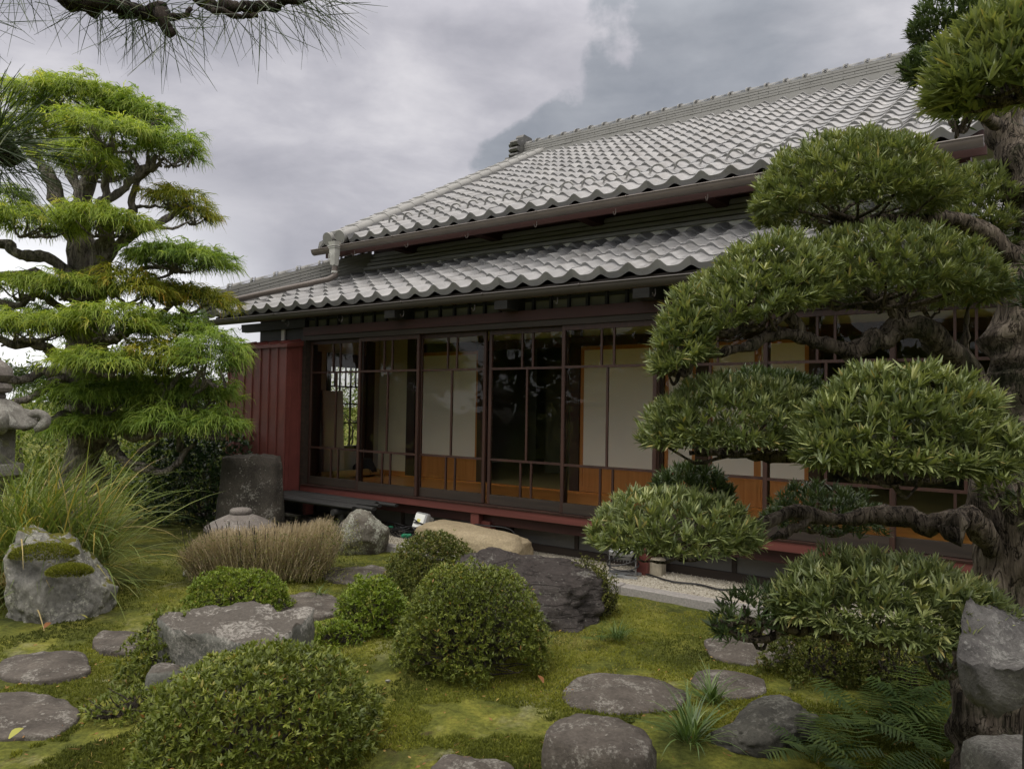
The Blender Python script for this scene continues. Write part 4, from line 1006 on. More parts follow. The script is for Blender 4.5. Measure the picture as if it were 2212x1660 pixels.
# ------------------------------------------------------------------ podocarpus
POD = thing('podocarpus_tree', 'cloud pruned podocarpus with stacked leafy cushions and a gnarled trunk on the right', 'tree', (1.80, 2.85, 0))
def pod_pad(x0, x1, y0, y1, D, ryf=.8, tilt=0.0, seed=0, mat=None, L=(.032, .048), dens=1.7, low=-.45, upper=.74):
    c0 = A((x0 + x1) / 2, y1, D); c1 = A((x0 + x1) / 2, y0, D); h = c1[2] - c0[2]
    rx = (x1 - x0) / 2 / FP * D; c = c0 + [0, 0, h * (1 - upper)]
    pad = Pad(c, rx * .97, rx * ryf, h * upper * .95, h * (1 - upper) * .9, tilt, seed, .09, 2.6)
    n = int(pad.area() * 950 * dens)
    Dr = dome_pts(n, low); P, N = pad.at(Dr, rng.uniform(.90, 1.0, n))
    n2 = int(n * .75); Dr2 = dome_pts(n2, low - .2); P2, N2 = pad.at(Dr2, rng.uniform(.60, .92, n2))
    P = np.vstack([P, P2]); N = np.vstack([N, N2]); m = len(P); k = 10
    axis = unit(N * .75 + np.array([0, 0, .75]) + rng.normal(0, .22, (m, 3)))
    ax = rep(axis, k); M_ = len(ax)
    dr = cone_dirs(ax, 8, 58); B = rep(P, k) - ax * (L[1] * .62)
    ln = rng.uniform(L[0], L[1], M_) * rep(rng.uniform(.7, 1.15, m), k)
    t0 = rep(np.clip(rng.normal(.42, .2, m), 0, .9), k) + rng.normal(0, .12, M_)
    tn = np.clip(t0, 0, .90); z = rng.random(M_); tn = np.where(z > .985, .97, tn)
    o = leaves('foliage_pad', B, dr, ln, ln * .13 + .0006, rng.uniform(.02, .25, M_), tn, mat or m_pod, POD, 4, shape=np.array([.45, 1, .9, .12]))
    o.parent = POD; o.matrix_parent_inverse = POD.matrix_basis.inverted()
    # bare twigs fanning under the cushion
    mb = MB(); q = int(10 + 16 * rx)
    for i in range(q):
        a = rng.uniform(0, 6.28); rr = rng.uniform(.3, .92)
        e = c + np.array([rr * rx * math.cos(a), rr * rx * ryf * math.sin(a), h * .10 * rng.normal(0, 1) + pad.tilt * rr * rx * math.cos(a)])
        s0 = c + np.array([rx * .15 * rng.normal(), 0, -h * (1 - upper) * .9])
        md = (s0 + e) / 2 + np.array([0, 0, -.02 + .02 * rng.normal()])
        limb(mb, [s0, md, e], .009, .003, 5, 4, .6, int(rng.integers(1e6)), .2)
    if mb.n:
        o = mb.build('twig', m_bark_pod, POD, True); o.matrix_parent_inverse = POD.matrix_basis.inverted()
    return pad
PADS = [
 (1614, 2070, 270, 490, 2.75, .8, .02, {}), (2000, 2215, 334, 590, 3.0, .8, 0, {'low': -.85, 'upper': .55}),
 (1396, 1545, 600, 806, 2.42, 1.2, .35, {'upper': .80}), (1432, 1830, 498, 712, 2.48, .75, .30, {'upper': .78}), (1630, 2195, 476, 668, 2.62, .65, -.02, {'low': -.5}),
 (1368, 1790, 790, 985, 2.5, .75, .03, {}), (1692, 2205, 762, 1045, 2.22, .7, -.03, {'L': (.040, .058)}),
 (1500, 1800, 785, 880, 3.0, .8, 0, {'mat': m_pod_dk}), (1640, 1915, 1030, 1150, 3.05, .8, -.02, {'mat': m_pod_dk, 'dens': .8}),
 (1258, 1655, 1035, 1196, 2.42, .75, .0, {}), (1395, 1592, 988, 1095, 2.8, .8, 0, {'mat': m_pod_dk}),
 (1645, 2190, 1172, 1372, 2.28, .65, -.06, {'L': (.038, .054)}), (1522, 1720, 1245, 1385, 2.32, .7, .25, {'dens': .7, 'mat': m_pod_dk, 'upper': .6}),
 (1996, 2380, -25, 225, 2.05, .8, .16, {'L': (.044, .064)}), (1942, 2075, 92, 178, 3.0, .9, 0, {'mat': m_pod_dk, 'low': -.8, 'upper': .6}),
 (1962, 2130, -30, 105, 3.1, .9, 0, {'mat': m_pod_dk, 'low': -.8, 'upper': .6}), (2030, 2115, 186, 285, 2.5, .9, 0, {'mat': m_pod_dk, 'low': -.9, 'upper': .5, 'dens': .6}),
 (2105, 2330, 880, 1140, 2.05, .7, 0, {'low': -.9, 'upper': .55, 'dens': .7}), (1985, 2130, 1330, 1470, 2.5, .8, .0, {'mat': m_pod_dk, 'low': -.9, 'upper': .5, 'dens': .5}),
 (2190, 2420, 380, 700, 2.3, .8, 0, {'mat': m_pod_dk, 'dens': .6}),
]
for i, (a, b, c, d, D, ry, ti, kw) in enumerate(PADS): pod_pad(a, b, c, d, D, ry, ti, 100 + i, **kw)
def pbranch(name, px, r0, r1, seed, n=11, m=7, wob=.5, jit=.3, mat=m_bark_pod, root=POD):
    mb = MB(); limb(mb, [A(*p) for p in px], r0, r1, n, m, wob, seed, jit)
    o = mb.build(name, mat, root, 2)
    if root is not None: o.matrix_parent_inverse = root.matrix_basis.inverted()
    return o
pbranch('trunk', [(2120, 1800, 2.75), (2128, 1660, 2.78), (2142, 1480, 2.8), (2165, 1290, 2.8), (2172, 1100, 2.8), (2176, 940, 2.82), (2182, 780, 2.85), (2192, 620, 2.88), (2232, 520, 2.9), (2240, 440, 2.92), (2208, 340, 2.95), (2180, 250, 3.0), (2160, 130, 3.05), (2160, -10, 3.1), (2168, -160, 3.1)], .135, .06, 1, 22, 9, .32, .42)
pbranch('branch', [(2130, 860, 2.75), (2075, 770, 2.68), (2010, 715, 2.6), (1945, 712, 2.6), (1890, 740, 2.58), (1820, 758, 2.55)], .052, .030, 2)
pbranch('branch', [(1830, 757, 2.55), (1760, 735, 2.52), (1690, 720, 2.5), (1600, 745, 2.45), (1530, 770, 2.45), (1450, 800, 2.45)], .030, .012, 3)
pbranch('branch', [(1735, 730, 2.52), (1700, 670, 2.5), (1640, 650, 2.45), (1560, 660, 2.45)], .022, .010, 4)
pbranch('branch', [(1940, 712, 2.6), (1925, 660, 2.6), (1890, 640, 2.6), (1820, 600, 2.6)], .026, .012, 5)
pbranch('branch', [(1950, 710, 2.6), (1960, 640, 2.6), (2030, 600, 2.6)], .022, .010, 6)
pbranch('branch', [(2150, 1180, 2.75), (2085, 1105, 2.7), (2040, 1118, 2.65), (1960, 1132, 2.7), (1850, 1122, 2.75), (1740, 1112, 2.75), (1660, 1122, 2.7), (1560, 1150, 2.6), (1450, 1170, 2.5)], .050, .016, 7, wob=.7, jit=.3)
pbranch('branch', [(1760, 1112, 2.75), (1700, 1150, 2.72), (1660, 1165, 2.7)], .02, .008, 8)
pbranch('branch', [(2120, 1010, 2.6), (1980, 1020, 2.45), (1850, 1000, 2.45), (1740, 985, 2.5), (1620, 982, 2.5), (1500, 985, 2.5)], .034, .014, 9, jit=.5)
pbranch('branch', [(2215, 570, 2.85), (2100, 495, 2.85), (2010, 470, 2.8), (1900, 475, 2.75), (1780, 470, 2.75)], .042, .016, 10)
pbranch('branch', [(2130, 1340, 2.7), (2030, 1375, 2.5), (1900, 1380, 2.35), (1760, 1365, 2.3), (1640, 1345, 2.3), (1570, 1335, 2.3)], .034, .010, 11)
pbranch('branch', [(1700, 1360, 2.3), (1640, 1385, 2.3), (1590, 1372, 2.3), (1555, 1335, 2.32)], .013, .005, 12)
pbranch('branch', [(2150, 270, 2.95), (2110, 240, 2.6), (2070, 215, 2.3), (2060, 190, 2.15)], .024, .010, 13)
pbranch('branch', [(2150, 180, 3.0), (2080, 170, 3.0), (2000, 165, 3.0)], .02, .008, 14)
pbranch('branch', [(2105, 1115, 2.62), (2068, 1138, 2.58), (2035, 1150, 2.6)], .042, .030, 15, jit=.3)
pbranch('dead_stub', [(2095, 800, 2.74), (2082, 740, 2.72), (2088, 690, 2.73), (2098, 640, 2.75)], .016, .006, 16)

# ------------------------------------------------------------------ thread cypress
CY = thing('thread_cypress', 'tall yellow green thread leaf cypress pruned into drooping layers on the left', 'tree', A(180, 1100, 8.0) * np.array([1, 1, 0]))
def threads(P, out, n, L, mat, w=.0085):
    k = n; B = rep(P, k); m = len(B)
    a = rep(unit(out), k) + rng.normal(0, .6, (m, 3)) * np.array([1, 1, .3]); a[:, 2] = 0; a = unit(a)
    ln = rng.uniform(L[0], L[1], m); K = 6; u = np.linspace(0, 1, K)
    rise = rng.uniform(.0, .40, m); dro = rng.uniform(.25, .80, m)
    path = B[:, None] + a[:, None] * (ln[:, None] * (.85 * u - .18 * u ** 2))[..., None]
    path[..., 2] += ln[:, None] * (rise[:, None] * u * 1.2 - dro[:, None] * u ** 2)
    path += rng.normal(0, .006, path.shape)
    s = unit(np.cross(a, [0, 0, 1.0]) + rng.normal(0, .5, (m, 3)))
    wd = w * np.array([.6, 1, 1, .9, .7, .25])[None] * rng.uniform(.7, 1.25, (m, 1))
    base = np.clip(rep(rng.normal(.5, .2, len(P)), k) + rng.normal(0, .13, m), 0, 1)
    o = ribbons('foliage_pad', path, s, wd, base, mat, CY); o.matrix_parent_inverse = CY.matrix_basis.inverted(); return o
def cyp_pad(x0, x1, y0, y1, D, mat, tilt=0.0, ryf=.8, dens=1.0, seed=0, L=(.11, .26)):
    c0 = A((x0 + x1) / 2, y1, D); c1 = A((x0 + x1) / 2, y0, D); h = c1[2] - c0[2]; rx = (x1 - x0) / 2 / FP * D
    pad = Pad(c0 + [0, 0, h * .45], rx * .93, rx * ryf * .9, h * .50, h * .32, tilt, seed, .34, 3.0, 2.4)
    n = int(np.pi * rx * rx * ryf * 300 * dens) + 40
    Dr = dome_pts(n, -.05); P, N = pad.at(Dr, rng.uniform(.70, 1.06, n))
    o = N * np.array([1, 1, 0]) + rng.normal(0, .35, (n, 3)) * np.array([1, 1, 0])
    threads(P, o, 12, L, mat)
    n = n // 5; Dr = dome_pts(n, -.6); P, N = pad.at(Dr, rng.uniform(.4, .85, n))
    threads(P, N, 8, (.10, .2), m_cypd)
    mb = MB()
    for i in range(int(6 + rx * 8)):
        a = rng.uniform(0, 6.28); rr = rng.uniform(.4, .85)
        e = pad.c + np.array([rr * rx * math.cos(a), rr * rx * ryf * math.sin(a), h * .1 + tilt * rr * rx * math.cos(a)])
        s0 = pad.c + np.array([rx * .2 * rng.normal(), 0, -h * .35])
        limb(mb, [s0, (s0 + e) / 2 + [0, 0, -.03], e], .016, .005, 5, 4, .7, int(rng.integers(1e6)), .2)
    o = mb.build('twig', m_bark_cyp, CY, True); o.matrix_parent_inverse = CY.matrix_basis.inverted()
CP = [
 (28, 300, 172, 275, 8.0, m_cyp, -.04, 1.2), (230, 368, 200, 300, 8.0, m_cypg, -.1, 1.0), (140, 350, 245, 340, 7.5, m_cyp, -.10, 1.1), (310, 432, 282, 370, 7.7, m_cypg, -.08, 1.0),
 (95, 245, 305, 385, 7.3, m_cyp, -.1, 1.0), (-20, 130, 245, 335, 8.0, m_cyp, 0, .9), (318, 440, 402, 458, 7.9, m_cypb, -.1, .8), (370, 462, 440, 490, 8.0, m_cypb, -.05, .35),
 (-30, 170, 445, 520, 7.4, m_cyp, -.03, 1.1), (130, 318, 440, 520, 7.3, m_cyp, -.08, 1.1), (-60, 60, 395, 450, 7.9, m_cypg, 0, .8), (278, 486, 525, 596, 7.6, m_cypg, -.03, 1.3),
 (-30, 130, 585, 655, 7.4, m_cyp, 0, 1.0), (80, 245, 588, 655, 7.3, m_cyp, -.02, 1.0), (195, 350, 570, 670, 7.4, m_cypb, -.15, 1.0), (330, 495, 608, 690, 8.0, m_cypb, -.15, .8), (300, 430, 605, 665, 8.3, m_cypd, -.05, .9),
 (-40, 190, 668, 745, 7.2, m_cyp, 0, 1.0), (150, 330, 650, 745, 7.1, m_cyp, -.05, 1.1), (285, 455, 672, 745, 7.6, m_cypg, .02, 1.1), (130, 320, 748, 820, 7.0, m_cyp, -.05, 1.1),
 (260, 420, 730, 815, 7.3, m_cypb, -.03, 1.0), (370, 532, 705, 850, 7.2, m_cypg, .0, 1.3), (270, 430, 872, 950, 7.2, m_cypg, -.05, 1.1), (390, 522, 885, 955, 7.3, m_cypg, 0, 1.0),
 (80, 330, 885, 960, 7.6, m_cypg, 0, .8), (180, 420, 800, 885, 7.8, m_cypg, 0, .9), (300, 515, 800, 905, 7.7, m_cypg, 0, .9), (100, 300, 820, 900, 7.4, m_cypg, 0, .8),
 (40, 240, 780, 880, 8.5, m_cypd, 0, .9), (230, 420, 820, 920, 8.5, m_cypd, 0, .9), (-60, 120, 640, 760, 8.6, m_cypd, 0, .7), (150, 300, 330, 400, 8.4, m_cypd, 0, .6),  # dark rear pads stand in for the shade between the layers
]
for i, (a, b, c, d, D, mt, ti, de) in enumerate(CP): cyp_pad(a, b, c, d, D, mt, ti, .85, de, 200 + i)
def cb(px, r0, r1, seed, name='branch', n=9, wob=.6): return pbranch(name, px, r0, r1, seed, n, 6, wob, .35, m_bark_cyp, CY)
cb([(178, 1130, 8.0), (182, 1000, 8.0), (178, 880, 8.0), (180, 780, 8.0), (178, 660, 8.0), (172, 560, 8.0), (165, 480, 8.0)], .24, .13, 31, 'trunk', 18, .25)
cb([(210, 900, 7.9), (215, 760, 7.85), (212, 640, 7.8), (225, 540, 7.8), (232, 460, 7.8)], .14, .08, 32, 'trunk', 14, .35)
for i, (px, r0, r1) in enumerate([
 ([(160, 500, 8.0), (140, 430, 8.0), (100, 370, 8.0), (75, 320, 8.0), (60, 280, 8.0)], .085, .035), ([(160, 470, 8.0), (165, 420, 8.0), (155, 360, 7.9), (150, 320, 7.8), (158, 270, 7.8)], .08, .03),
 ([(170, 470, 8.0), (200, 380, 7.9), (215, 330, 7.8), (205, 280, 7.9), (215, 240, 8.0)], .085, .035), ([(232, 470, 7.8), (225, 400, 7.8), (240, 350, 7.7), (240, 310, 7.6)], .06, .03),
 ([(210, 440, 7.7), (260, 410, 7.7), (300, 375, 7.7), (345, 335, 7.7)], .055, .03), ([(300, 375, 7.7), (292, 350, 7.7), (275, 330, 7.7)], .03, .015), ([(305, 372, 7.7), (320, 345, 7.7), (318, 320, 7.7)], .03, .014),
 ([(285, 460, 7.9), (292, 400, 7.9), (330, 365, 7.8), (355, 335, 7.8)], .045, .016), ([(230, 560, 7.8), (270, 515, 7.7), (330, 490, 7.7), (365, 470, 7.8), (390, 440, 7.9)], .06, .022),
 ([(345, 492, 7.7), (385, 490, 7.8), (420, 470, 7.9)], .02, .008), ([(290, 448, 7.9), (330, 445, 7.9), (370, 450, 7.9)], .022, .010),
 ([(240, 640, 7.8), (280, 605, 7.7), (300, 585, 7.7), (350, 575, 7.6)], .04, .016), ([(280, 610, 7.7), (330, 605, 7.7), (380, 585, 7.6)], .03, .012),
 ([(170, 620, 7.9), (110, 560, 7.8), (60, 545, 7.7), (0, 530, 7.6), (-40, 520, 7.6)], .075, .04), ([(165, 650, 7.9), (100, 600, 7.8), (40, 590, 7.7), (-30, 605, 7.6)], .07, .035),
 ([(150, 680, 7.9), (90, 640, 7.7), (50, 655, 7.6), (-20, 650, 7.5)], .05, .03), ([(170, 800, 7.8), (110, 760, 7.5), (50, 745, 7.3), (-40, 725, 7.2)], .065, .04),
 ([(150, 830, 7.6), (100, 800, 7.4), (60, 820, 7.3), (-10, 830, 7.2)], .05, .035), ([(190, 850, 7.7), (130, 820, 7.4), (70, 855, 7.2), (30, 870, 7.1)], .045, .03), ([(190, 900, 7.8), (150, 895, 7.5), (110, 905, 7.3), (75, 903, 7.2)], .045, .035),
 ([(220, 740, 7.7), (270, 720, 7.6), (300, 700, 7.6), (330, 660, 7.6)], .05, .018), ([(250, 740, 7.6), (262, 700, 7.4), (290, 675, 7.3), (300, 660, 7.3)], .025, .012), ([(330, 690, 7.7), (365, 660, 7.8), (400, 640, 7.9), (395, 610, 7.9)], .028, .012),
 ([(220, 880, 7.8), (260, 930, 7.6), (290, 945, 7.5), (330, 930, 7.4), (360, 880, 7.4), (350, 830, 7.3)], .055, .022), ([(345, 900, 7.4), (352, 850, 7.35), (335, 820, 7.3)], .028, .012), ([(352, 860, 7.35), (385, 815, 7.3), (430, 790, 7.3)], .028, .012),
 ([(390, 975, 7.5), (388, 900, 7.4), (410, 860, 7.35), (455, 825, 7.3)], .04, .018), ([(240, 970, 7.7), (290, 1000, 7.5), (340, 1015, 7.4), (390, 990, 7.4), (420, 950, 7.4)], .055, .02), ([(230, 930, 7.7), (260, 985, 7.5), (330, 1010, 7.4)], .04, .018),
 ([(300, 975, 7.5), (330, 960, 7.4), (345, 940, 7.3)], .03, .012), ([(230, 790, 7.7), (270, 800, 7.5), (310, 790, 7.4)], .05, .02)]): cb(px, r0, r1, 40 + i)

# ------------------------------------------------------------------ clipped azaleas and other shrubs
AZ = 'clipped azalea domes'
def dome(label, px, py, dback, rx, ry, h, mat, L=.024, dens=1.0, seed=0, lump=.14, name='azalea_shrub', group=AZ, tilt=0, cut=.03, gappy=0.0, twigs=40, wr=.33, cat='shrub'):
    c = G(px, py, 0) + np.array([0, dback, 0])
    r = thing(name, label, cat, c, 0, group)
    pad = Pad((0, 0, 0), rx, ry, h, .05, tilt, seed, lump, 2.4, 2.25)
    n = int(pad.area() * .62 * (.024 / L) ** 2 * 2600 * dens)
    Dr = dome_pts(n, cut); P, N = pad.at(Dr, np.where(rng.random(n) > .992, rng.uniform(1.02, 1.08, n), rng.uniform(.90, 1.02, n)))
    n2 = int(n * .8); P2, N2 = pad.at(dome_pts(n2, cut), rng.uniform(.68, .93, n2)); P = np.vstack([P, P2]); N = np.vstack([N, N2])
    if gappy:
        keep = fbm(P, 5.5, 3, seed + 77) > -.9 + gappy * np.clip(1.1 - P[:, 2] / h, 0, 1); P, N = P[keep], N[keep]
    m = len(P); k = 7
    ax = unit(N * .8 + np.array([0, 0, .55]) + rng.normal(0, .3, (m, 3)))
    B = rep(P, k); axr = rep(ax, k); d = cone_dirs(axr, 18, 68); M_ = len(B)
    ln = rng.uniform(.7, 1.2, M_) * L * rep(rng.uniform(.75, 1.2, m), k)
    zone = fbm(P, 4.5, 3, seed + 5) * .16
    tn = np.clip(rep(np.clip(rng.normal(.45, .16, m) + zone, 0, .92), k) + rng.normal(0, .10, M_), 0, .93); tn = np.where(rng.random(M_) > .988, 1.0, tn)
    leaves('foliage', B, d, ln, ln * wr, rng.uniform(0, .3, M_), tn, mat, r, 3, shape=np.array([.35, 1, .08]))
    mb = MB()
    for i in range(twigs):
        dd = dome_pts(1, .1)[0]; e = pad.at(dd[None], .95)[0][0]; s0 = np.array([rng.normal(0, .15) * rx, rng.normal(0, .15) * ry, -.02])
        limb(mb, [s0, s0 * .5 + e * .5 + rng.normal(0, .03, 3), e], .007, .0018, 5, 4, 1.2, int(rng.integers(1e6)), .1)
    if mb.n: mb.build('branches', m_twig, r, True)
    return r
dome('large azalea dome with fresh green leaves cut off by the bottom edge of the picture', 542, 1640, .10, .475, .46, .40, m_az, .026, 1.25, 301, .085)
dome('largest azalea dome with bare grey twigs showing low on its side', 1012, 1480, .36, .43, .42, .54, m_az, .021, 1.2, 302, .08, gappy=.62, twigs=130)
dome('bronzed azalea dome partly hidden behind the largest one', 925, 1330, .30, .355, .36, .50, m_azd, .020, 1.25, 303, .08)
dome('small bright yellow green azalea cushion between the flat rock and the largest dome', 790, 1378, .22, .235, .24, .31, m_azl, .026, 1.1, 304, .14)
dome('spreading bright green azalea skirt at the foot of the small bright cushion', 720, 1398, .12, .16, .14, .12, m_azl, .022, .9, 305, .25)
dome('low rounded azalea with light green leaves just behind the flat rock', 490, 1330, .18, .36, .26, .26, m_azl, .022, 1.0, 306, .12)
dome('loose dark green azalea hugging the left side of the flat rock', 322, 1490, .22, .20, .24, .30, m_az, .026, .9, 307, .2)
dome('low spreading azalea sprigs in the moss left of the foreground dome', 255, 1560, .10, .17, .15, .10, m_az, .025, .6, 308, .3)
dome('sparse olive shrub with pale twigs right of the dark layered rock', 1285, 1335, .16, .165, .17, .36, m_hedgeg, .017, .75, 309, .22, 'twiggy_shrub', None, gappy=.35, twigs=110)
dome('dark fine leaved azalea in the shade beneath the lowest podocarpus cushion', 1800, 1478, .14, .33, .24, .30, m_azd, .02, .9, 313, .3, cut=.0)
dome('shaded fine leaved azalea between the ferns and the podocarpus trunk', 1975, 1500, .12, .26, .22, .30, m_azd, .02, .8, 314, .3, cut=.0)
dome('dark glossy evergreen bush behind the silver grass on the left', 395, 1140, .55, .80, .5, 1.0, m_cam, .055, .8, 310, .2, 'evergreen_bush', None, twigs=50, wr=.38)
dome('dark evergreen bush clipped flat behind the standing stone', 555, 1110, .85, .42, .3, .98, m_cam, .045, .8, 311, .15, 'evergreen_bush', None, twigs=30, wr=.35)
dome('low dark evergreen shrub under the lower cypress layers', 270, 1080, 1.6, 1.0, .7, .85, m_cam, .06, .7, 312, .2, 'evergreen_bush', None, twigs=20)
for i, (px, D, rx, h, lab) in enumerate([(455, 10.6, 1.2, 2.05, 'yellow green hedge bush seen between the cypress and the red shutter box'), (250, 12.2, 1.8, 2.25, 'bright shrub mass behind the cypress trunk'), (60, 13.5, 2.0, 1.9, 'light green shrub behind the stone lantern'), (560, 12.6, 1.0, 1.9, 'yellow green shrub seen through the end window of the veranda'), (720, 13.6, 1.8, 2.1, 'leafy shrub standing behind the left end of the house')]):
    b = A(px, 900, D); r = thing('garden_shrub', lab, 'shrub', (b[0], b[1], 0), 0, 'shrubs behind the garden')
    pad = Pad((0, 0, 0), rx, rx * .7, h, .05, 0, 400 + i, .22, 3.0, 2.4); n = 1500
    P, N = pad.at(dome_pts(n, .0), rng.uniform(.6, 1.03, n)); k = 8; B = rep(P, k); M_ = len(B)
    leaves('foliage', B + rng.normal(0, .03, B.shape), cone_dirs(rep(unit(N + [0, 0, .4]), k), 20, 95), rng.uniform(.05, .10, M_), rng.uniform(.018, .034, M_), rng.uniform(0, .5, M_), np.clip(rep(rng.normal(.5, .25, n), k) + rng.normal(0, .1, M_), 0, 1), m_bg, r, 3)
    mb = MB()
    for q in range(12): limb(mb, [(rng.normal(0, .1), rng.normal(0, .1), -.03), (rng.normal(0, .4) * rx, rng.normal(0, .3) * rx, h * .5), (rng.normal(0, .5) * rx, rng.normal(0, .4) * rx, h * .9)], .02, .006, 5, 4, .6, q)
    mb.build('branches', m_twig, r, True)
mb = MB(); limb(mb, [A(500, 1010, 10.0) * [1, 1, 0], A(497, 930, 10.0), A(492, 860, 10.0), A(487, 824, 10.0)], .055, .030, 9, 6, .3, 5); o = mb.build('bare_trunk', m_bamboo, None, True)
tag(o, 'pale bare trunk standing left of the red shutter box', 'trunk')

# dry clipped hedge
c = G(560, 1248, 0) + np.array([0, .10, 0])
HD = thing('clipped_hedge', 'low brown twiggy hedge clipped flat on top before the low lantern', 'hedge', c, .02)
n = 11000; x = rng.uniform(-.66, .66, n); y = rng.uniform(-.34, .34, n)
top = .385 + .085 * x + .03 * fbm(np.c_[x, y, 0 * x], 4, 3, 5) - .10 * np.clip(np.abs(x) - .5, 0, 1) / .16; ed = np.maximum(np.abs(x) / .66, np.abs(y) / .34)
x *= 1 - .08 * (ed > .8)
e = np.c_[x, y, top * rng.uniform(.55, 1.03, n)]; s0 = np.c_[x * .82 + rng.normal(0, .03, n), y * .75 + rng.normal(0, .03, n), e[:, 2] * rng.uniform(.0, .6, n)]
u = np.linspace(0, 1, 4); path = s0[:, None] + (e - s0)[:, None] * u[None, :, None] + rng.normal(0, .008, (n, 4, 3))
ribbons('twigs', path, unit(rng.normal(0, 1, (n, 3)) * [1, 1, .1]), np.array([.0048, .0042, .0036, .0022])[None] * rng.uniform(.7, 1.3, (n, 1)), np.clip(rng.normal(.5, .25, n), 0, 1), m_hedge, HD)
n = 5200; x = rng.uniform(-.68, .74, n); front = rng.random(n) < .6
y = np.where(front, -.33 + rng.normal(0, .03, n), rng.uniform(-.34, .34, n)); z = rng.uniform(.02, .44, n) * np.where(front, .9, 1); x = np.where(~front & (rng.random(n) < .75), rng.uniform(.42, .78, n), x)
leaves('foliage', np.c_[x, y, z], unit(rng.normal(0, 1, (n, 3)) + [0, -.3, .5]), rng.uniform(.010, .02, n), rng.uniform(.005, .009, n), rng.uniform(0, .3, n), rng.random(n), m_hedgeg, HD, 3)
mb = MB()
for q in range(46):
    x0, y0 = rng.uniform(-.6, .6), rng.uniform(-.3, .3); limb(mb, [(x0 * .8, y0 * .8, -.02), (x0 * .95, y0, .2), (x0 * 1.05, y0 * 1.05, .4)], .006, .003, 5, 4, 1.0, q)
mb.build('stems', m_twig, HD, True)

# silver grass
c = A(38, 1190, 5.5) * np.array([1, 1, 0])
SG = thing('silver_grass', 'big clump of arching silver grass with some yellowed blades beside the stone lantern', 'grass clump', c)
n = 1600; a = rng.uniform(0, 2 * np.pi, n); th = np.abs(rng.normal(0, .62, n)); th = np.clip(th, .03, 1.35)
bx = np.c_[np.where(rng.random(n) < .55, rng.normal(.0, .13, n), rng.uniform(0, .55, n)), rng.normal(.05, .12, n), np.zeros(n)]
L = rng.uniform(.5, 1.25, n) * np.where(th > .9, .8, 1)
hd = unit(np.c_[np.cos(a) + .75, np.sin(a), np.zeros(n)]); K = 9; u = np.linspace(0, 1, K)
p = np.zeros((n, K, 3)); ang = th[:, None] + (u[None] ** 1.5) * rng.uniform(.6, 2.1, n)[:, None]
ds = L[:, None] / (K - 1)
dx = np.sin(ang) * ds; dz = np.cos(ang) * ds
hx = np.cumsum(dx, 1) - dx; hz = np.cumsum(dz, 1) - dz
p[:] = bx[:, None] + hd[:, None] * hx[..., None]; p[..., 2] += hz + .05
ribbons('blades', p, unit(np.cross(hd, [0, 0, 1]) + rng.normal(0, .25, (n, 3))), np.interp(u, [0, .2, .7, 1], [.5, 1, .8, .08])[None] * rng.uniform(.006, .013, n)[:, None], np.where(rng.random(n) > .84, rng.uniform(.85, 1, n), rng.uniform(0, .8, n)), m_grass, SG)
n = 260; a = rng.uniform(0, 2 * np.pi, n); hd = np.c_[np.cos(a), np.sin(a), 0 * a]; L = rng.uniform(.3, .6, n); K = 6; u = np.linspace(0, 1, K)
p = rng.normal(0, .13, (n, 1, 3)) * [1, 1, 0] + np.array([-.08, -.15, .12]) + hd[:, None] * (L[:, None] * u * .7)[..., None]; p[..., 2] += L[:, None] * (.9 * u - 1.15 * u ** 2)
ribbons('dry_blades', p, unit(np.cross(hd, [0, 0, 1.])), .008 * np.interp(u, [0, .5, 1], [1, .8, .1])[None] * np.ones((n, 1)), rng.uniform(.9, 1, n), m_grass, SG)
# mondo grass
def tuft(label, px, py, n=110, L=.17, w=.005, mat=None, name='mondo_grass', z=0.0):
    r = thing(name, label, 'grass clump', G(px, py, z), 0, 'tufts of mondo grass'); a = rng.uniform(0, 6.28, n); hd = np.c_[np.cos(a), np.sin(a), 0 * a]
    ln = rng.uniform(.5, 1.1, n) * L; th = rng.uniform(.15, 1.0, n); K = 6; u = np.linspace(0, 1, K)
    ang = th[:, None] + u[None] ** 1.4 * rng.uniform(.4, 1.3, n)[:, None]; ds = ln[:, None] / (K - 1)
    hx = np.cumsum(np.sin(ang) * ds, 1); hz = np.cumsum(np.cos(ang) * ds, 1)
    p = rng.normal(0, .014, (n, 1, 3)) * [1, 1, 0] + hd[:, None] * hx[..., None]; p[..., 2] += hz - .02
    ribbons('blades', p, unit(np.cross(hd, [0, 0, 1.])), w * np.interp(u, [0, .3, 1], [.7, 1, .1])[None] * np.ones((n, 1)), np.clip(rng.normal(.5, .22, n), 0, 1), mat or m_grassd, r); return r
tuft('dark tuft of mondo grass right of the thick rounded stone', 1490, 1602, 85, .25, .010)
tuft('smaller tuft of mondo grass right of the broad stepping stone', 1538, 1515, 70, .19, .009)
tuft('thin grass tuft below the sparse olive shrub', 1335, 1378, 130, .17, .004)
tuft('grass sprig beside the right foot of the dry hedge', 690, 1285, 40, .13, .005)
tuft('grass sprig at the left foot of the dry hedge', 475, 1292, 30, .11, .005)

# moss cushions on the boulder
for q, (px_, py_, D, rx, h) in enumerate([(95, 1200, 4.86, .20, .07), (150, 1238, 4.70, .13, .05)]):
    n = 2600; c0 = A(px_, py_, D); Dr = dome_pts(n, .0); r2 = np.sqrt(rng.random(n)); P = c0 + Dr * [rx, rx * .75, h]; k = 3
    B = rep(P, k); M_ = len(B); leaves('moss_cushion', B, unit(rep(Dr, k) + rng.normal(0, .5, (M_, 3)) + [0, 0, .5]), rng.uniform(.010, .022, M_), rng.uniform(.004, .007, M_), rng.uniform(0, .3, M_), np.clip(rng.normal(.55, .2, M_), 0, 1), m_mosst, bo)
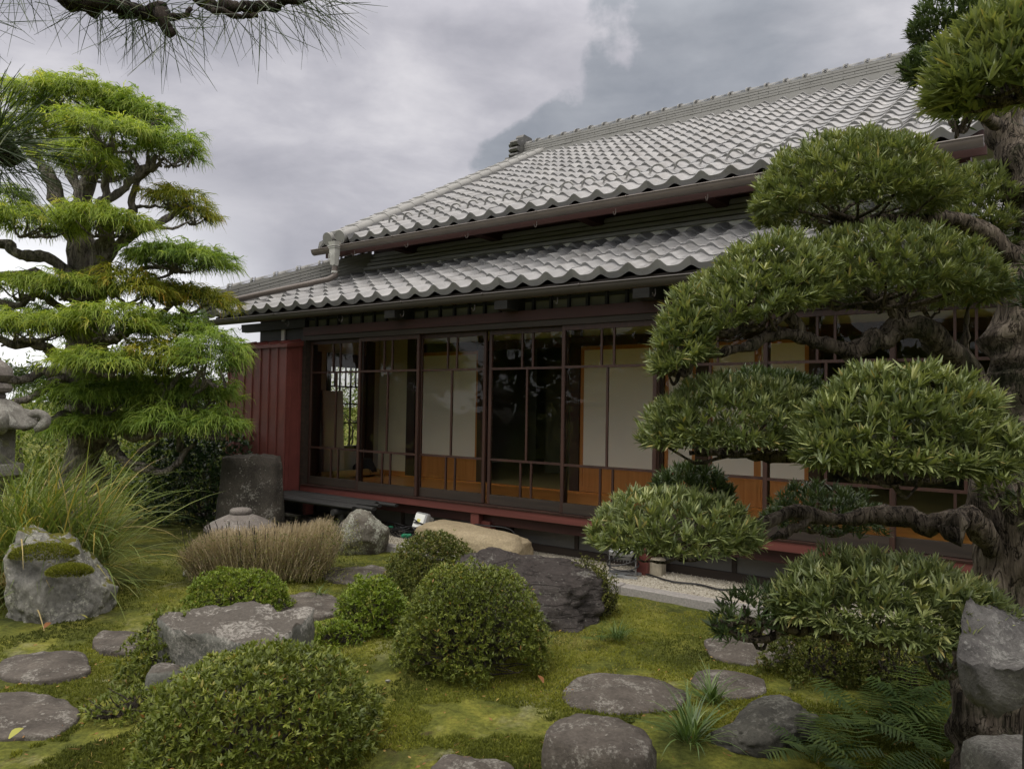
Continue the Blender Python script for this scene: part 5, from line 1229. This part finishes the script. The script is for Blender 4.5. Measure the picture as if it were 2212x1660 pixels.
# ferns
def fern(label, px, py, nf=9, L=.34, z=0.0, spread=1.0, seed=0, toward=None, group='ferns under the podocarpus'):
    r = thing('fern', label, 'fern', G(px, py, z), 0, group); R2 = np.random.default_rng(seed)
    for i in range(nf):
        a = 2 * np.pi * i / nf + R2.normal(0, .3); l = L * R2.uniform(.7, 1.15); K = 17; u = np.linspace(0, 1, K)
        th = .35 + R2.uniform(0, .4) + u * R2.uniform(.6, 1.2); hx = np.cumsum(np.sin(th)) * l / K * spread; hz = np.cumsum(np.cos(th)) * l / K
        hd = np.array([math.cos(a), math.sin(a), 0]); sd = np.array([-hd[1], hd[0], 0])
        P = np.outer(hx, hd); P[:, 2] += hz - .02
        T = unit(np.gradient(P, axis=0)); B = []; D = []; Ln = []
        for k in range(3, K):
            for s in (-1, 1):
                for o_ in (0,):
                    q = P[k] + (P[k] - P[k - 1]) * o_
                    B.append(q); D.append(sd * s + T[k] * .35 + [0, 0, -.12] + R2.normal(0, .06, 3)); Ln.append(l * .27 * math.sin(math.pi * (1 - (k + o_ - 3) / (K - 2)) ** .8 * .82 + .12))
        B = np.array(B); Ln = np.maximum(.004, np.array(Ln)); N_ = len(B)
        s = np.cross(unit(np.array(D)), np.array([0, 0, 1.0]))
        u2 = np.array([0, .45, 1.0]); Dn = unit(np.array(D)); path = B[:, None] + Dn[:, None] * (Ln[:, None] * u2)[..., None]; path[..., 2] -= .15 * Ln[:, None] * u2[None] ** 2
        t0 = R2.uniform(.25, .8)
        ribbons('frond', np.concatenate([path, P[None, [0, 8, 16]]]), unit(np.vstack([s, sd[None]])), np.concatenate([(Ln[:, None] * np.array([.10, .14, .02]) + .0015), np.array([[.004, .003, .001]])]), np.clip(np.r_[R2.normal(t0, .12, N_), .6], 0, 1), m_fern, r)
    return r
fern('fern with broad arching fronds below the lowest podocarpus cushion', 1880, 1580, 12, .30, 0, 1, 1)
fern('fern in the dark corner in front of the podocarpus trunk', 2030, 1640, 11, .28, 0, 1, 2)
fern('fern spreading over the lichen spotted rock', 1760, 1640, 10, .26, .02, 1.1, 3)
fern('fern at the bottom edge between the mondo grass and the trunk', 1880, 1690, 10, .28, 0, 1, 4)
fern('upright fern rising behind the other ferns beside the lantern roof', 1965, 1560, 11, .38, .0, .55, 5)
fern('low fern at the right behind the granite block', 2170, 1640, 8, .3, .0, 1, 6)
fern('tiny bright fern at the foot of the dark layered rock', 1298, 1378, 4, .13, .02, 1.4, 7, group=None)
fern('shaded fern in front of the dark evergreen bush', 440, 1140, 8, .34, 0, 1, 8, group=None)

# pine boughs reaching in from the left
PN = thing('black_pine', 'black pine whose needle tufts and bough hang into the top left corner', 'tree', (-2.6, .9, 0))
def pl(px, r0, r1, seed, name='branch'): return pbranch(name, px, r0, r1, seed, 9, 7, .8, .4, m_bark_pine, PN)
mb = MB(); limb(mb, [(-2.6, .9, -.1), (-2.55, .95, 1.0), (-2.7, 1.0, 2.0), (-2.6, 1.1, 3.2)], .14, .08, 14, 8, .4, 3, .3); o = mb.build('trunk', m_bark_pine, PN, True); o.matrix_parent_inverse = PN.matrix_basis.inverted()
a0 = A(100, -40, 1.75)
mb = MB(); limb(mb, [(-2.62, 1.05, 2.9), (-2.0, 1.45, 2.95), a0 + [-.35, 0, .12], a0], .05, .028, 10, 8, .5, 4, .3); o = mb.build('branch', m_bark_pine, PN, True); o.matrix_parent_inverse = PN.matrix_basis.inverted()
pl([(100, -40, 1.75), (180, -5, 1.75), (245, 8, 1.75), (285, 26, 1.75), (320, 36, 1.75), (345, 42, 1.74), (360, 68, 1.72)], .030, .013, 51)
pl([(345, 44, 1.74), (385, 40, 1.74), (410, 22, 1.76)], .012, .006, 52)
pl([(230, 0, 1.75), (350, -25, 1.78), (440, 0, 1.8), (500, 8, 1.8), (560, 12, 1.8), (620, 6, 1.82), (690, -8, 1.85)], .018, .009, 53)
pl([(440, 5, 1.8), (470, 26, 1.78), (510, 33, 1.78), (555, 35, 1.78)], .010, .006, 54)
mb = MB(); limb(mb, [(-2.62, 1.0, 2.05), (-2.0, 1.1, 2.0), A(-60, 300, 1.5), A(-20, 315, 1.5)], .035, .014, 10, 8, .5, 6, .3); o = mb.build('branch', m_bark_pine, PN, True); o.matrix_parent_inverse = PN.matrix_basis.inverted()
def needles(c, n, L, axis, lo, hi, spread=.02):
    c = np.asarray(c); ax = np.repeat(unit(np.asarray(axis, float))[None], n, 0); d = cone_dirs(ax, lo, hi)
    B = c + rng.normal(0, spread, (n, 3)); ln = rng.uniform(.7, 1.1, n) * L
    K = 4; u = np.linspace(0, 1, K); path = B[:, None] + d[:, None] * (ln[:, None] * u)[..., None]; path[..., 2] -= (rng.uniform(-.02, .10, n) * ln)[:, None] * u[None] ** 2
    o = ribbons('needle_tuft', path, unit(np.cross(d, rng.normal(0, 1, (n, 3)))), .0019 * np.array([1, 1, .9, .35])[None] * np.ones((n, 1)), np.clip(rng.normal(.5, .25, n), 0, 1), m_pine, PN); o.matrix_parent_inverse = PN.matrix_basis.inverted()
for px, py, D, n, L, ax, lo, hi in [(290, 25, 1.75, 130, .105, (-.2, -.1, -1), 20, 85), (355, 62, 1.72, 70, .115, (.2, 0, -1), 5, 75), (200, 0, 1.75, 90, .11, (-.6, 0, -1), 15, 80), (395, 30, 1.75, 60, .10, (.8, 0, -.3), 10, 75), (330, 35, 1.74, 50, .10, (0, -.3, 1), 20, 90),
                                  (480, 5, 1.8, 50, .11, (.1, 0, -1), 10, 80), (560, 10, 1.8, 80, .12, (.45, 0, -.9), 8, 70), (640, 2, 1.83, 90, .12, (.75, 0, -.7), 5, 60), (690, -8, 1.85, 70, .11, (1, 0, -.4), 8, 60), (60, -30, 1.72, 40, .11, (.2, 0, -1), 10, 70), (-30, 30, 1.7, 30, .09, (1, 0, -.2), 5, 40),
                                  (-20, 310, 1.5, 170, .145, (1, .1, -.05), 4, 75), (-30, 300, 1.5, 110, .14, (.7, 0, .9), 5, 60), (-30, 325, 1.5, 120, .14, (.8, 0, -.7), 5, 60)]:
    needles(A(px, py, D), int(n * .62), L * 1.22, ax, lo, hi)
# tall unseen hedge added behind the viewpoint to darken the door glass reflections
HB = thing('unseen_hedge', 'tall unseen evergreen hedge added opposite the house to darken the glass reflections', 'hedge', (-6.0, -2.5, 0), R_(-36))
n = 7500; x = rng.uniform(-11, 11, n); hh = 3.5 + .8 * fbm(np.c_[x, 0 * x, 0 * x], .45, 3, 9); z = hh * rng.uniform(.0, 1, n) ** .8; y = -1.0 + .6 * fbm(np.c_[x, z, 0 * x], .8, 3, 4) + rng.uniform(-.7, .25, n)
leaves('foliage', np.c_[x, y, z], unit(rng.normal(0, 1, (n, 3)) + [0, .5, .3]), rng.uniform(.3, .6, n), rng.uniform(.14, .26, n), rng.uniform(0, .4, n), np.clip(rng.normal(.5, .25, n), 0, 1), m_hb, HB, 3)
mb = MB()
for q in range(20): limb(mb, [(-10.5 + q * 1.1, -1.1, -.05), (-10.5 + q * 1.1, -1.2, 1.2), (-10.3 + q * 1.1, -1.1, 2.4)], .06, .03, 7, 4, .5, q)
mb.build('stems', m_bark_cyp, HB, True)

# moss tufts
n = 110000; px = rng.uniform(-40, 2250, n); py = 1180 + 500 * rng.random(n) ** .75
d = CM @ np.c_[px - 1106, -(py - 830.2), np.full(n, -FP)].T / FP; tt = -EYE / d[2]; x, y = d[0] * tt, d[1] * tt
g = fbm(np.c_[x, y, 0 * x], 2.6, 4, 61) + .5 * fbm(np.c_[x, y, 0 * x], 9, 3, 62)
vv = (np.c_[x, y] - H0[:2]) @ HM[:2]; keep = (g > -.30) & (vv < -.60); x, y = x[keep], y[keep]; n = len(x)
z = gh(x, y) - .012; k = 4; B = rep(np.c_[x, y, z], k) + rng.normal(0, .006, (n * k, 3)) * [1, 1, 0]; M_ = n * k
leaves('moss', B, unit(rng.normal(0, .55, (M_, 3)) + [0, 0, 1]), rng.uniform(.008, .022, M_), rng.uniform(.003, .006, M_), rng.uniform(0, .4, M_), np.clip(rep(.45 + .45 * fbm(np.c_[x, y, 0 * x], 1.8, 4, 63), k) + rng.normal(0, .12, M_), 0, 1), m_mosst, None, 3)
kind(bpy.data.objects['moss'], 'stuff')

# small dry leaf litter and needles lying in the moss
n = 900; px = rng.uniform(-20, 2150, n); py = 1260 + 400 * rng.random(n) ** .8
d = CM @ np.c_[px - 1106, -(py - 830.2), np.full(n, -FP)].T / FP; tt = -EYE / d[2]; x, y = d[0] * tt, d[1] * tt
vv = (np.c_[x, y] - H0[:2]) @ HM[:2]; keep = vv < -.62; x, y = x[keep], y[keep]; n = len(x); a = rng.uniform(0, 6.28, n)
D = np.c_[np.cos(a), np.sin(a), rng.normal(.05, .15, n)]; big = rng.random(n) > .7
o = leaves('leaf_litter', np.c_[x, y, gh(x, y) + .006], D, np.where(big, rng.uniform(.012, .028, n), rng.uniform(.02, .05, n)), np.where(big, .009, .0016), rng.uniform(-.1, .2, n), rng.random(n) * .7, m_dead, None, 3); kind(o, 'stuff')
